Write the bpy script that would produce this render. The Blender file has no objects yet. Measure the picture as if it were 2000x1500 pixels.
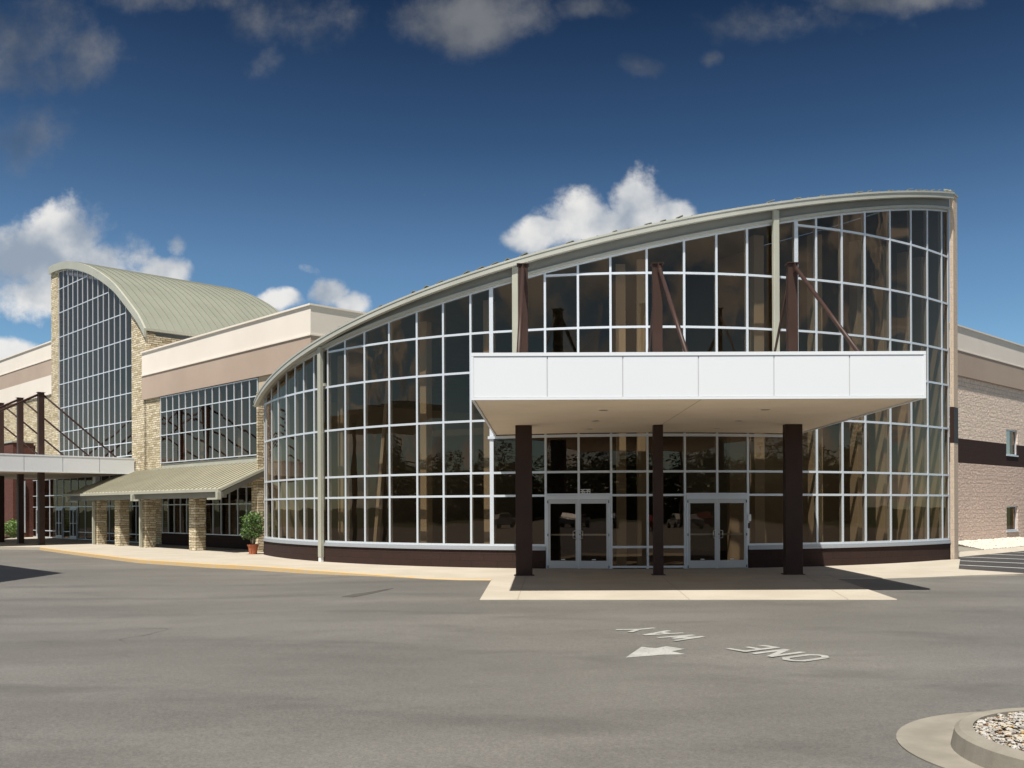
import bpy, bmesh, math, random
from mathutils import Vector, Matrix
random.seed(7)
R = math.radians
scene = bpy.context.scene
C = scene.collection

# ------------------------------------------------------------------ camera
EYE = 1.84
F = 1860.0                                   # focal length in photo pixels (2000 wide)
PX, PY, ROLL = 1057.0, 992.0, 0.004
cam = bpy.data.cameras.new('camera'); co = bpy.data.objects.new('camera', cam); C.objects.link(co)
cam.sensor_width = 36; cam.lens = F / 2000 * 36
cam.shift_x = -(PX - 1000) / 2000; cam.shift_y = (PY - 750) / 2000
cam.clip_start = 0.1; cam.clip_end = 5000
co.location = (0, 0, EYE)
co.rotation_euler = (Matrix.Rotation(math.pi / 2, 3, 'X') @ Matrix.Rotation(-ROLL, 3, 'Z')).to_euler()
scene.camera = co

# ------------------------------------------------------------------ sky
SUN = Vector((-0.175, -0.395, 1.0)).normalized()      # towards the sun
el = math.asin(SUN.z); az = math.atan2(SUN.x, SUN.y)
w = bpy.data.worlds.new('World'); scene.world = w; w.use_nodes = True
nt = w.node_tree; nt.nodes.clear()
def N(tree, typ, **kw):
    n = tree.nodes.new(typ)
    for k, v in kw.items(): setattr(n, k, v)
    return n
def L(tree, a, b): tree.links.new(a, b)
def M2(tree, op, a, b=None, clamp=False):
    n = N(tree, 'ShaderNodeMath', operation=op, use_clamp=clamp)
    for i, v in enumerate((a, b)):
        if v is None: continue
        if isinstance(v, (int, float)): n.inputs[i].default_value = v
        else: L(tree, v, n.inputs[i])
    return n.outputs[0]
def SS(tree, val, a, b, lo=0.0, hi=1.0):
    n = N(tree, 'ShaderNodeMapRange', interpolation_type='SMOOTHSTEP')
    L(tree, val, n.inputs[0])
    for i, v in zip((1, 2, 3, 4), (a, b, lo, hi)): n.inputs[i].default_value = v
    return n.outputs[0]
def MIXC(tree, fac, a, b, mode='MIX'):
    n = N(tree, 'ShaderNodeMix', data_type='RGBA', blend_type=mode)
    for s, v in ((n.inputs[0], fac), (n.inputs[6], a), (n.inputs[7], b)):
        if isinstance(v, (int, float)): s.default_value = v
        elif isinstance(v, tuple): s.default_value = v if len(v) == 4 else (*v, 1)
        else: L(tree, v, s)
    return n.outputs[2]
sky = N(nt, 'ShaderNodeTexSky', sky_type='NISHITA', sun_disc=False)
sky.sun_elevation = el; sky.sun_rotation = az % (2 * math.pi)
sky.altitude = 900; sky.air_density = 1.0; sky.dust_density = 0.3; sky.ozone_density = 3.0
bg = N(nt, 'ShaderNodeBackground'); bg.inputs[1].default_value = 0.10
out = N(nt, 'ShaderNodeOutputWorld')
tc = N(nt, 'ShaderNodeTexCoord'); sx = N(nt, 'ShaderNodeSeparateXYZ'); L(nt, tc.outputs['Generated'], sx.inputs[0])
X_, Y_, Z_ = sx.outputs
ya = M2(nt, 'MAXIMUM', M2(nt, 'ABSOLUTE', Y_), 0.12)
pu = M2(nt, 'DIVIDE', X_, ya); pv = M2(nt, 'DIVIDE', Z_, ya)
cb = N(nt, 'ShaderNodeCombineXYZ'); L(nt, pu, cb.inputs[0]); L(nt, pv, cb.inputs[1]); L(nt, M2(nt, 'SIGN', Y_), cb.inputs[2])
nz = N(nt, 'ShaderNodeTexNoise'); nz.inputs['Scale'].default_value = 6.5; nz.inputs['Detail'].default_value = 14; nz.inputs['Roughness'].default_value = 0.62
L(nt, cb.outputs[0], nz.inputs['Vector'])
nz2 = N(nt, 'ShaderNodeTexNoise'); nz2.inputs['Scale'].default_value = 4.2; nz2.inputs['Detail'].default_value = 7
L(nt, cb.outputs[0], nz2.inputs['Vector'])
front = SS(nt, Y_, 0.0, 0.1)
wn_ = N(nt, 'ShaderNodeTexNoise'); wn_.inputs['Scale'].default_value = 8; wn_.inputs['Detail'].default_value = 5; L(nt, cb.outputs[0], wn_.inputs['Vector'])
ws = N(nt, 'ShaderNodeSeparateXYZ'); L(nt, wn_.outputs['Color'], ws.inputs[0])
wu = M2(nt, 'ADD', pu, M2(nt, 'MULTIPLY', M2(nt, 'SUBTRACT', ws.outputs[0], 0.5), 0.075)); wv_ = M2(nt, 'ADD', pv, M2(nt, 'MULTIPLY', M2(nt, 'SUBTRACT', ws.outputs[1], 0.5), 0.06))
def blob(x, y, rx, ry, amp=1.0):
    cx_, cy_ = (x - PX) / F, (PY - y) / F
    dx = M2(nt, 'MULTIPLY', M2(nt, 'SUBTRACT', wu, cx_), F / rx); dy = M2(nt, 'MULTIPLY', M2(nt, 'SUBTRACT', wv_, cy_), F / ry)
    d = M2(nt, 'SQRT', M2(nt, 'ADD', M2(nt, 'MULTIPLY', dx, dx), M2(nt, 'MULTIPLY', dy, dy)))
    return M2(nt, 'ADD', SS(nt, d, 2.0, 0.1, -0.75, amp), 0.0)
def maxof(lst):
    o = lst[0]
    for b in lst[1:]: o = M2(nt, 'MAXIMUM', o, b)
    return o
low = maxof([blob(*b) for b in ((30, 505, 130, 95), (130, 470, 100, 75), (215, 512, 135, 66), (310, 525, 80, 42), (60, 580, 190, 45), (10, 680, 80, 42), (358, 478, 30, 34, .62),
    (1045, 468, 80, 40), (1130, 430, 85, 66), (1250, 398, 66, 60), (1190, 450, 150, 52), (1300, 420, 50, 40, .8),
    (655, 560, 48, 44, .9), (700, 592, 52, 34, .9), (545, 594, 56, 26, .8), (612, 524, 46, 18, .62))])
high = maxof([blob(*b) for b in ((30, 90, 190, 120, 1.0), (40, 255, 110, 80, .85), (170, 120, 90, 80, .85), (560, 50, 160, 95, 1.0), (400, 0, 240, 45, .85), (530, 120, 60, 50, .9),
    (905, 40, 150, 78, .88), (1180, 20, 90, 30, .6), (1500, 40, 190, 52, .95), (1700, 0, 220, 34, .95), (1272, 128, 60, 30, .72), (1385, 116, 26, 26, .7))])
gen = M2(nt, 'MULTIPLY', SS(nt, nz2.outputs[0], 0.36, 0.66, 0.0, 0.95), M2(nt, 'SUBTRACT', 1.0, front))
nn = M2(nt, 'MULTIPLY', M2(nt, 'SUBTRACT', nz.outputs[0], 0.5), 4.2)
def dens(m, a, b):
    return SS(nt, M2(nt, 'ADD', m, nn), a, b)
dl = M2(nt, 'MULTIPLY', dens(low, 0.0, 0.68), front); dh = M2(nt, 'MULTIPLY', dens(high, 0.05, 1.35), front)
dg = M2(nt, 'MULTIPLY', dens(gen, 0.25, 0.8), M2(nt, 'SUBTRACT', 1.0, front))
skyc = MIXC(nt, 1.0, sky.outputs[0], (0.505, 0.655, 0.72), 'MULTIPLY')
ramp = N(nt, 'ShaderNodeValToRGB'); L(nt, Z_, ramp.inputs[0])
cr = ramp.color_ramp; cr.elements[0].position = 0.0; cr.elements[0].color = (1.25, 1.2, 1.15, 1); cr.elements[1].position = 1.0; cr.elements[1].color = (0.3, 0.34, 0.42, 1)
for p_, c_ in ((0.12, (1.02, .98, .92, 1)), (0.24, (.80, .78, .76, 1)), (0.36, (.36, .39, .43, 1)), (0.48, (.12, .155, .20, 1))):
    e_ = cr.elements.new(p_); e_.color = c_
skyc = MIXC(nt, 1.0, skyc, ramp.outputs[0], 'MULTIPLY')
nz3 = N(nt, 'ShaderNodeTexNoise'); nz3.inputs['Scale'].default_value = 9; nz3.inputs['Detail'].default_value = 6
mp = N(nt, 'ShaderNodeMapping'); mp.inputs['Location'].default_value = (0.25, 0.1, 3); L(nt, cb.outputs[0], mp.inputs[0]); L(nt, mp.outputs[0], nz3.inputs['Vector'])
shade = SS(nt, nz3.outputs[0], 0.33, 0.60)
lowc = MIXC(nt, shade, (1.9, 2.25, 2.75), (5.3, 5.2, 5.0))
highc = MIXC(nt, shade, (0.38, 0.50, 0.66), (1.45, 1.48, 1.52))
skyc = MIXC(nt, M2(nt, 'MULTIPLY', dh, 0.72), skyc, highc)
skyc = MIXC(nt, M2(nt, 'MULTIPLY', dl, 0.94), skyc, lowc)
skyc = MIXC(nt, M2(nt, 'MULTIPLY', dg, 0.85), skyc, lowc)
L(nt, skyc, bg.inputs[0]); L(nt, bg.outputs[0], out.inputs[0])

# ------------------------------------------------------------------ sun and exposure
sl = bpy.data.lights.new('sun', 'SUN'); sl.energy = 4.8; sl.angle = R(0.53); sl.color = (1.0, 0.955, 0.885)
so = bpy.data.objects.new('sun', sl); C.objects.link(so); so.location = (-40, -60, 150)
so.rotation_euler = SUN.to_track_quat('Z', 'Y').to_euler()
scene.view_settings.view_transform = 'Standard'; scene.view_settings.look = 'None'
scene.view_settings.exposure = 0.72; scene.view_settings.gamma = 1.0
scene.cycles.transparent_max_bounces = 16; scene.cycles.max_bounces = 8

# ------------------------------------------------------------------ materials
def newmat(name, col, rough=0.6, metal=0.0, spec=0.5):
    m = bpy.data.materials.new(name); m.use_nodes = True
    t = m.node_tree; b = t.nodes['Principled BSDF']
    b.inputs['Base Color'].default_value = (*col, 1); b.inputs['Roughness'].default_value = rough
    b.inputs['Metallic'].default_value = metal; b.inputs['Specular IOR Level'].default_value = spec
    return m, t, b
def noise(t, scale, detail=5, rough=0.55, vec=None, dist=0.0, sc3=None):
    n = N(t, 'ShaderNodeTexNoise'); n.inputs['Scale'].default_value = scale; n.inputs['Detail'].default_value = detail
    n.inputs['Roughness'].default_value = rough; n.inputs['Distortion'].default_value = dist
    g = N(t, 'ShaderNodeNewGeometry')
    v = vec or g.outputs['Position']
    if sc3:
        mp_ = N(t, 'ShaderNodeMapping'); mp_.inputs['Scale'].default_value = sc3; L(t, v, mp_.inputs[0]); v = mp_.outputs[0]
    L(t, v, n.inputs['Vector'])
    return n.outputs[0]
def bump(t, b, h, strength=0.3, dist=0.02):
    n = N(t, 'ShaderNodeBump'); n.inputs['Strength'].default_value = strength; n.inputs['Distance'].default_value = dist
    L(t, h, n.inputs['Height']); L(t, n.outputs[0], b.inputs['Normal']); return n
def mottled(name, col, col2, rough=0.7, sc=1.2, fine=40, bs=0.15, bd=0.01, metal=0.0, spec=0.4, sc3=None):
    m, t, b = newmat(name, col, rough, metal, spec)
    c = MIXC(t, SS(t, noise(t, sc, 6, sc3=sc3), 0.3, 0.7), col, col2)
    L(t, c, b.inputs['Base Color'])
    if bs: bump(t, b, noise(t, fine, 4), bs, bd)
    return m
def wallvec(t):
    # position along a wall on the building grid, and height
    g = N(t, 'ShaderNodeNewGeometry'); s = N(t, 'ShaderNodeSeparateXYZ'); L(t, g.outputs['Position'], s.inputs[0])
    u = M2(t, 'MULTIPLY', s.outputs[1], 1.41421)
    c = N(t, 'ShaderNodeCombineXYZ'); L(t, u, c.inputs[0]); L(t, s.outputs[2], c.inputs[1])
    return c.outputs[0]
def masonry(name, cols, mortar, bw, bh, msize, rough=0.85, distort=0.02, bs=0.6, bd=0.03, nsc=14, nb=0.5, squash=1.0, off=0.5, msm=0.3):
    m, t, b = newmat(name, cols[0], rough, 0, 0.25)
    v = wallvec(t)
    nzv = N(t, 'ShaderNodeTexNoise'); nzv.inputs['Scale'].default_value = 3.0; nzv.inputs['Detail'].default_value = 3; L(t, v, nzv.inputs['Vector'])
    vm = N(t, 'ShaderNodeVectorMath', operation='SCALE'); vm.inputs['Scale'].default_value = distort; 
    vs = N(t, 'ShaderNodeVectorMath', operation='SUBTRACT'); L(t, nzv.outputs['Color'], vs.inputs[0]); vs.inputs[1].default_value = (.5, .5, .5)
    L(t, vs.outputs[0], vm.inputs[0]); va = N(t, 'ShaderNodeVectorMath', operation='ADD'); L(t, v, va.inputs[0]); L(t, vm.outputs[0], va.inputs[1])
    br = N(t, 'ShaderNodeTexBrick'); L(t, va.outputs[0], br.inputs['Vector'])
    br.offset = off; br.squash = squash; br.squash_frequency = 3
    br.inputs['Color1'].default_value = (0, 0, 0, 1); br.inputs['Color2'].default_value = (1, 1, 1, 1); br.inputs['Mortar'].default_value = (0, 0, 0, 1)
    br.inputs['Scale'].default_value = 1.0; br.inputs['Mortar Size'].default_value = msize; br.inputs['Mortar Smooth'].default_value = msm
    br.inputs['Bias'].default_value = 0; br.inputs['Brick Width'].default_value = bw; br.inputs['Row Height'].default_value = bh
    rp = N(t, 'ShaderNodeValToRGB'); L(t, br.outputs['Color'], rp.inputs[0]); r_ = rp.color_ramp
    r_.elements[0].color = (*cols[0], 1); r_.elements[1].color = (*cols[-1], 1)
    for i, c in enumerate(cols[1:-1]):
        e = r_.elements.new((i + 1) / (len(cols) - 1)); e.color = (*c, 1)
    nf = noise(t, nsc, 5)
    c1 = MIXC(t, SS(t, nf, .25, .75, 0.72, 1.15), (0, 0, 0), rp.outputs[0])
    c2 = MIXC(t, br.outputs['Fac'], rp.outputs[0], mortar)
    c3 = MIXC(t, 1.0, c2, MIXC(t, SS(t, nf, .3, .7), (.82, .81, .8), (1.08, 1.07, 1.06)), 'MULTIPLY')
    L(t, c3, b.inputs['Base Color'])
    h = M2(t, 'ADD', M2(t, 'MULTIPLY', M2(t, 'SUBTRACT', 1.0, br.outputs['Fac']), 1.0), M2(t, 'ADD', M2(t, 'MULTIPLY', nf, nb), M2(t, 'MULTIPLY', br.outputs['Color'], 0.7)))
    bump(t, b, h, bs, bd)
    return m
MAT = {}
def asphalt(name, c1, c2, c3, dark):
    m, t, b = newmat(name, c1, 0.55, 0, 0.6)
    big = noise(t, 0.16, 5, .6, sc3=(0.55, 1.5, 1)); mid = noise(t, 0.9, 7, .65, dist=0.6, sc3=(0.5, 1.2, 1)); fine = noise(t, 90, 3, .7); agg = noise(t, 28, 2)
    c = MIXC(t, SS(t, big, .33, .67), c1, c2); c = MIXC(t, SS(t, mid, .42, .72, 0, .55), c, c3)
    c = MIXC(t, 1.0, c, MIXC(t, SS(t, fine, .3, .7), (.80, .80, .80), (1.17, 1.16, 1.14)), 'MULTIPLY')
    va_ = N(t, 'ShaderNodeTexVoronoi'); va_.inputs['Scale'].default_value = 55; g0_ = N(t, 'ShaderNodeNewGeometry'); L(t, g0_.outputs['Position'], va_.inputs['Vector'])
    vs_ = N(t, 'ShaderNodeSeparateColor'); L(t, va_.outputs['Color'], vs_.inputs[0])
    c = MIXC(t, 1.0, c, MIXC(t, SS(t, vs_.outputs[0], 0.1, 0.95), (.86, .86, .86), (1.17, 1.165, 1.15)), 'MULTIPLY')
    #c = MIXC(t, 1.0, c, MIXC(t, SS(t, noise(t, 9, 6, .75), .35, .68), (.93, .93, .93), (1.06, 1.06, 1.06)), 'MULTIPLY')
    # sealed cracks and tyre marks
    g = N(t, 'ShaderNodeNewGeometry')
    vo = N(t, 'ShaderNodeTexVoronoi', feature='DISTANCE_TO_EDGE'); vo.inputs['Scale'].default_value = 0.11
    md = N(t, 'ShaderNodeTexNoise'); md.inputs['Scale'].default_value = 0.8; md.inputs['Detail'].default_value = 6; L(t, g.outputs['Position'], md.inputs['Vector'])
    ad = N(t, 'ShaderNodeVectorMath', operation='ADD'); sc_ = N(t, 'ShaderNodeVectorMath', operation='SCALE'); sc_.inputs['Scale'].default_value = 1.6
    L(t, md.outputs['Color'], sc_.inputs[0]); L(t, sc_.outputs[0], ad.inputs[0]); L(t, g.outputs['Position'], ad.inputs[1]); L(t, ad.outputs[0], vo.inputs['Vector'])
    crack = M2(t, 'MULTIPLY', SS(t, vo.outputs['Distance'], 0.0045, 0.001), SS(t, noise(t, .25, 3), .55, .68))
    c = MIXC(t, M2(t, 'MULTIPLY', crack, dark), c, (0.035, 0.032, 0.028))
    wv = N(t, 'ShaderNodeTexWave', wave_type='RINGS', rings_direction='Z'); wv.inputs['Scale'].default_value = 0.09; wv.inputs['Distortion'].default_value = 1.2; wv.inputs['Detail'].default_value = 2; wv.inputs['Detail Scale'].default_value = .6
    mw = N(t, 'ShaderNodeMapping'); mw.inputs['Location'].default_value = (9, 12, 0); L(t, g.outputs['Position'], mw.inputs[0]); L(t, mw.outputs[0], wv.inputs['Vector'])
    ty = M2(t, 'MULTIPLY', SS(t, wv.outputs['Fac'], .86, .99), SS(t, mid, .35, .6, 0, .30))
    c = MIXC(t, ty, c, (0.06, 0.056, 0.05))
    sp = SS(t, noise(t, 7, 2, .9), .70, .73)
    c = MIXC(t, M2(t, 'MULTIPLY', sp, .5), c, (0.04, 0.037, 0.03))
    L(t, c, b.inputs['Base Color'])
    bump(t, b, M2(t, 'ADD', fine, agg), 0.2, 0.005)
    return m
MAT['asphalt'] = asphalt('asphalt', (0.096, 0.091, 0.081), (0.134, 0.127, 0.114), (0.083, 0.078, 0.069), 0.8)
MAT['new_asphalt'] = asphalt('new_asphalt', (0.026, 0.025, 0.024), (0.034, 0.032, 0.030), (0.022, 0.021, 0.02), 0.3)
MAT['concrete'] = mottled('concrete', (0.325, 0.288, 0.23), (0.37, 0.332, 0.27), 0.85, 0.7, 60, 0.15, 0.004)
MAT['curb'] = mottled('curb', (0.17, 0.153, 0.122), (0.225, 0.203, 0.165), 0.85, 2.5, 50, 0.25, 0.006)
def yellow():
    m, t, b = newmat('worn_yellow_paint', (.7, .42, .12), .8, 0, .3)
    c = MIXC(t, SS(t, noise(t, 5, 8, .7, sc3=(1, 1, 3)), .42, .62), (.46, .30, .12), (.38, .32, .22))
    c = MIXC(t, SS(t, noise(t, 2.3, 8, .8), .66, .70), c, (.20, .12, .06)); L(t, c, b.inputs['Base Color']); bump(t, b, noise(t, 20, 4), .4, .01)
    return m
MAT['yellow'] = yellow()
MAT['cream'] = mottled('cream_stucco', (0.69, 0.625, 0.55), (0.725, 0.66, 0.585), 0.9, 0.5, 120, 0.12, 0.003)
MAT['mauve'] = mottled('mauve_stucco', (0.37, 0.285, 0.225), (0.41, 0.32, 0.255), 0.9, 0.35, 120, 0.12, 0.003)
MAT['stone'] = masonry('ledge_stone', [(0.44, 0.36, 0.21), (0.66, 0.58, 0.42), (0.56, 0.48, 0.33), (0.74, 0.66, 0.50), (0.38, 0.31, 0.20), (0.62, 0.53, 0.37)], (0.18, 0.14, 0.085), 0.50, 0.115, 0.012, distort=0.13, bs=1.0, bd=0.05, nsc=16, squash=0.6, off=0.37)
MAT['split'] = masonry('split_face_block', [(0.60, 0.465, 0.39), (0.63, 0.49, 0.41)], (0.48, 0.375, 0.295), 0.42, 0.21, 0.008, distort=0.03, bs=0.7, bd=0.05, nsc=9, nb=2.0)
MAT['brown_block'] = masonry('brown_block', [(0.034, 0.018, 0.014), (0.038, 0.020, 0.016)], (0.028, 0.015, 0.012), 0.42, 0.205, 0.009, distort=0.0, bs=0.35, bd=0.01, nsc=30, nb=.3, msm=.1)
MAT['pier'] = masonry('pier_block', [(0.62, 0.50, 0.38), (0.65, 0.52, 0.40)], (0.55, 0.44, 0.335), 0.42, 0.205, 0.008, distort=0.0, bs=0.3, bd=0.01, nsc=30, nb=.3)
MAT['brown_brick'] = masonry('dark_brick', [(0.10, 0.035, 0.025), (0.14, 0.05, 0.035)], (0.09, 0.06, 0.05), 0.2, 0.07, 0.008, distort=0, bs=.3, bd=.01)
MAT['tan_metal'] = mottled('tan_metal', (0.36, 0.355, 0.29), (0.40, 0.395, 0.32), 0.42, 0.8, 9, 0.0, 0, 0.0, 0.5)
MAT['roof_metal'] = mottled('roof_metal', (0.20, 0.206, 0.162), (0.225, 0.231, 0.183), 0.42, 0.5, 3, 0.06, 0.01, 0.0, 0.4)
MAT['spandrel'] = mottled('spandrel_metal', (0.22, 0.22, 0.195), (0.25, 0.245, 0.215), 0.5, 0.8, 9, 0.0)
MAT['trim_metal'] = mottled('pale_trim_metal', (0.37, 0.37, 0.32), (0.42, 0.42, 0.365), 0.4, 0.8, 9, 0.0)
MAT['porch_metal'] = mottled('porch_roof_metal', (0.30, 0.285, 0.215), (0.34, 0.32, 0.245), 0.5, 0.8, 9, 0.0, 0, 0, .3)
MAT['alum'] = newmat('aluminium', (0.62, 0.66, 0.70), 0.38, 0.25, 0.5)[0]
MAT['sill'] = newmat('sill_aluminium', (0.36, 0.38, 0.40), 0.45, 0.2)[0]
MAT['door_alum'] = newmat('door_aluminium', (0.50, 0.52, 0.53), 0.42, 0.2, 0.5)[0]
def white_panel():
    m, t, b = newmat('white_panel', (0.74, 0.755, 0.76), 0.32, 0.0, 0.5)
    L(t, MIXC(t, noise(t, .4, 3), (.675, .70, .725), (.71, .73, .75)), b.inputs['Base Color']); return m
MAT['white'] = white_panel()
MAT['soffit'] = mottled('soffit', (0.74, 0.62, 0.48), (0.80, 0.67, 0.53), 0.85, 0.9, 80, 0.1, 0.003)
MAT['brown'] = mottled('brown_steel', (0.036, 0.018, 0.013), (0.043, 0.022, 0.016), 0.5, 2, 30, 0.03, 0.002, 0, 0.25)
MAT['beige'] = mottled('beige_plaster', (0.42, 0.345, 0.25), (0.46, 0.38, 0.275), 0.85, 0.6, 60, 0.05, 0.002)
MAT['column_in'] = mottled('inner_column_paint', (0.58, 0.49, 0.37), (0.62, 0.525, 0.40), 0.8, 0.6, 60, 0.05, 0.002)
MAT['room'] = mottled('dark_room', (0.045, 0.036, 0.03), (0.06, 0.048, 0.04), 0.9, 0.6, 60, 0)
MAT['floor'] = mottled('inner_floor', (0.10, 0.075, 0.055), (0.14, 0.10, 0.075), 0.5, 0.6, 60, 0)
MAT['steel'] = newmat('brushed_steel', (0.6, 0.58, 0.54), 0.3, 0.9)[0]
MAT['black'] = newmat('black_plastic', (0.02, 0.02, 0.02), 0.4)[0]
MAT['terracotta'] = mottled('terracotta', (0.42, 0.12, 0.055), (0.50, 0.16, 0.08), 0.75, 6, 50, 0.1, 0.003)
def worn_paint():
    m, t, b = newmat('road_paint', (.3, .3, .28), .8, 0, .3)
    c = MIXC(t, SS(t, noise(t, 3, 5), .3, .7), (.32, .315, .29), (.25, .245, .225)); c = MIXC(t, SS(t, noise(t, 22, 6, .75), .54, .68), c, (.125, .118, .105))
    L(t, c, b.inputs['Base Color']); return m
MAT['paint'] = worn_paint()
MAT['line'] = mottled('line_paint', (0.50, 0.50, 0.48), (0.42, 0.42, 0.40), 0.7, 5, 60, 0)
MAT['letter'] = newmat('white_vinyl', (0.8, 0.8, 0.78), 0.6)[0]
MAT['grass'] = mottled('grass', (0.02, 0.035, 0.012), (0.035, 0.05, 0.02), 0.9, 0.5, 30, 0.3, 0.05)
MAT['bark'] = mottled('bark', (0.16, 0.12, 0.08), (0.26, 0.21, 0.15), 0.9, 8, 30, 0.4, 0.01)
MAT['oil'] = mottled('oil_stain', (0.045, 0.041, 0.035), (0.07, 0.065, 0.055), 0.8, 5, 60, 0)
def leafmat(name, a, b_):
    m, t, b = newmat(name, a, 0.5, 0, 0.5)
    L(t, MIXC(t, SS(t, noise(t, 9, 3), .3, .7), a, b_), b.inputs['Base Color']); return m
MAT['leaf'] = leafmat('ficus_leaf', (0.035, 0.085, 0.018), (0.12, 0.20, 0.045))
MAT['bush'] = leafmat('bush_leaf', (0.05, 0.12, 0.02), (0.16, 0.26, 0.05))
MAT['tree_leaf'] = leafmat('tree_leaf', (0.03, 0.055, 0.015), (0.07, 0.11, 0.03))
def glass(name, tint, refl=0.075, grazing=1.0, rcol=(0.95, 0.97, 1.0)):
    m = bpy.data.materials.new(name); m.use_nodes = True; t = m.node_tree; t.nodes.clear()
    o = N(t, 'ShaderNodeOutputMaterial'); tr = N(t, 'ShaderNodeBsdfTransparent'); tr.inputs[0].default_value = (*tint, 1)
    gl = N(t, 'ShaderNodeBsdfGlossy'); gl.inputs['Roughness'].default_value = 0.0; gl.inputs['Color'].default_value = (*rcol, 1)
    # panes are never quite flat: a slow waviness bends what they mirror
    bm = N(t, 'ShaderNodeBump'); bm.inputs['Strength'].default_value = 0.25; bm.inputs['Distance'].default_value = 0.012
    L(t, noise(t, 0.9, 1), bm.inputs['Height']); L(t, bm.outputs[0], gl.inputs['Normal'])
    fr = N(t, 'ShaderNodeLayerWeight'); fr.inputs['Blend'].default_value = 0.5
    f3 = M2(t, 'POWER', fr.outputs['Facing'], 3.2)
    fac = M2(t, 'ADD', M2(t, 'MULTIPLY', f3, grazing), refl, clamp=True)
    mx = N(t, 'ShaderNodeMixShader'); L(t, fac, mx.inputs[0]); L(t, tr.outputs[0], mx.inputs[1]); L(t, gl.outputs[0], mx.inputs[2]); L(t, mx.outputs[0], o.inputs[0])
    return m
MAT['glass'] = glass('bronze_glass', (0.47, 0.43, 0.37), 0.060, 0.45, (1.0, 0.77, 0.58))
MAT['wing_glass'] = glass('grey_glass', (0.34, 0.30, 0.27), 0.085, 0.55, (1.0, 0.70, 0.54))
MAT['door_glass'] = glass('door_glass', (0.5, 0.46, 0.4), 0.032, 0.22, (1, .80, .64))

# ------------------------------------------------------------------ helpers
BASE = {}
class MB:
    def __init__(s): s.v = []; s.f = []
    def add(s, vs, fs):
        n = len(s.v); s.v += [tuple(v) for v in vs]; s.f += [tuple(i + n for i in f) for f in fs]; return s
    def frame(s, o, a, b, c):           # box from a corner and three edge vectors
        o, a, b, c = map(Vector, (o, a, b, c))
        vs = [o, o + a, o + a + b, o + b, o + c, o + a + c, o + a + b + c, o + b + c]
        return s.add(vs, [(0, 3, 2, 1), (4, 5, 6, 7), (0, 1, 5, 4), (1, 2, 6, 5), (2, 3, 7, 6), (3, 0, 4, 7)])
    def box(s, x0, x1, y0, y1, z0, z1): return s.frame((x0, y0, z0), (x1 - x0, 0, 0), (0, y1 - y0, 0), (0, 0, z1 - z0))
    def prism(s, poly, z0, z1):          # z0/z1 numbers or lists
        n = len(poly); z0 = z0 if isinstance(z0, (list, tuple)) else [z0] * n; z1 = z1 if isinstance(z1, (list, tuple)) else [z1] * n
        vs = [(x, y, z) for (x, y), z in zip(poly, z0)] + [(x, y, z) for (x, y), z in zip(poly, z1)]
        return s.add(vs, [tuple(range(n))[::-1], tuple(range(n, 2 * n))] + [(i, (i + 1) % n, n + (i + 1) % n, n + i) for i in range(n)])
    def quad(s, *p): return s.add(p, [tuple(range(len(p)))])
    def beam(s, p, q, w_, h_, up=(0, 0, 1)):
        p, q = Vector(p), Vector(q); d = q - p; sd = d.cross(Vector(up)).normalized() * w_; u = sd.cross(d).normalized() * h_
        return s.frame(p - sd / 2 - u / 2, d, sd, u)
    def tube(s, p, q, r, n=12, r2=None):
        p, q = Vector(p), Vector(q); d = (q - p).normalized(); a = d.orthogonal().normalized(); b = d.cross(a); r2 = r if r2 is None else r2
        vs = []
        for c_, rr in ((p, r), (q, r2)):
            for i in range(n): t_ = 2 * math.pi * i / n; vs.append(c_ + (a * math.cos(t_) + b * math.sin(t_)) * rr)
        return s.add(vs, [tuple(range(n))[::-1], tuple(range(n, 2 * n))] + [(i, (i + 1) % n, n + (i + 1) % n, n + i) for i in range(n)])
    def lathe(s, c_, prof, n=32):
        vs = []; m = len(prof)
        for i in range(n):
            t_ = 2 * math.pi * i / n
            for r, z in prof: vs.append((c_[0] + r * math.cos(t_), c_[1] + r * math.sin(t_), c_[2] + z))
        fs = [(i * m + j, ((i + 1) % n) * m + j, ((i + 1) % n) * m + j + 1, i * m + j + 1) for i in range(n) for j in range(m - 1)]
        return s.add(vs, fs)
    def build(s, name, mat, parent=None, smooth=False, bevel=0.0, recalc=True):
        off = BASE.get(parent.name, Vector((0, 0, 0))) if parent else Vector((0, 0, 0))
        me = bpy.data.meshes.new(name); me.from_pydata([Vector(v) - off for v in s.v], [], s.f)
        if recalc:
            b = bmesh.new(); b.from_mesh(me); bmesh.ops.recalc_face_normals(b, faces=b.faces)
            if bevel: bmesh.ops.bevel(b, geom=b.edges[:], offset=bevel, segments=1, affect='EDGES', clamp_overlap=True)
            b.to_mesh(me); b.free()
        me.materials.append(mat); me.update()
        if smooth:
            for p in me.polygons: p.use_smooth = True
        o = bpy.data.objects.new(name, me); C.objects.link(o)
        if parent: o.parent = parent; BASE[o.name] = off
        else: BASE[o.name] = Vector((0, 0, 0))
        return o
def tag(o, label=None, cat=None, group=None, kind=None):
    for k, v in (('label', label), ('category', cat), ('group', group), ('kind', kind)):
        if v: o[k] = v
    return o
def thing(name, loc, label, cat, group=None):
    o = bpy.data.objects.new(name, None); C.objects.link(o); o.location = loc; o.empty_display_size = .3; BASE[o.name] = Vector(loc)
    return tag(o, label, cat, group)
def copy_tree(o, parent=None):
    c = o.copy(); C.objects.link(c)
    if parent: c.parent = parent
    for ch in o.children: copy_tree(ch, c)
    return c
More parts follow.
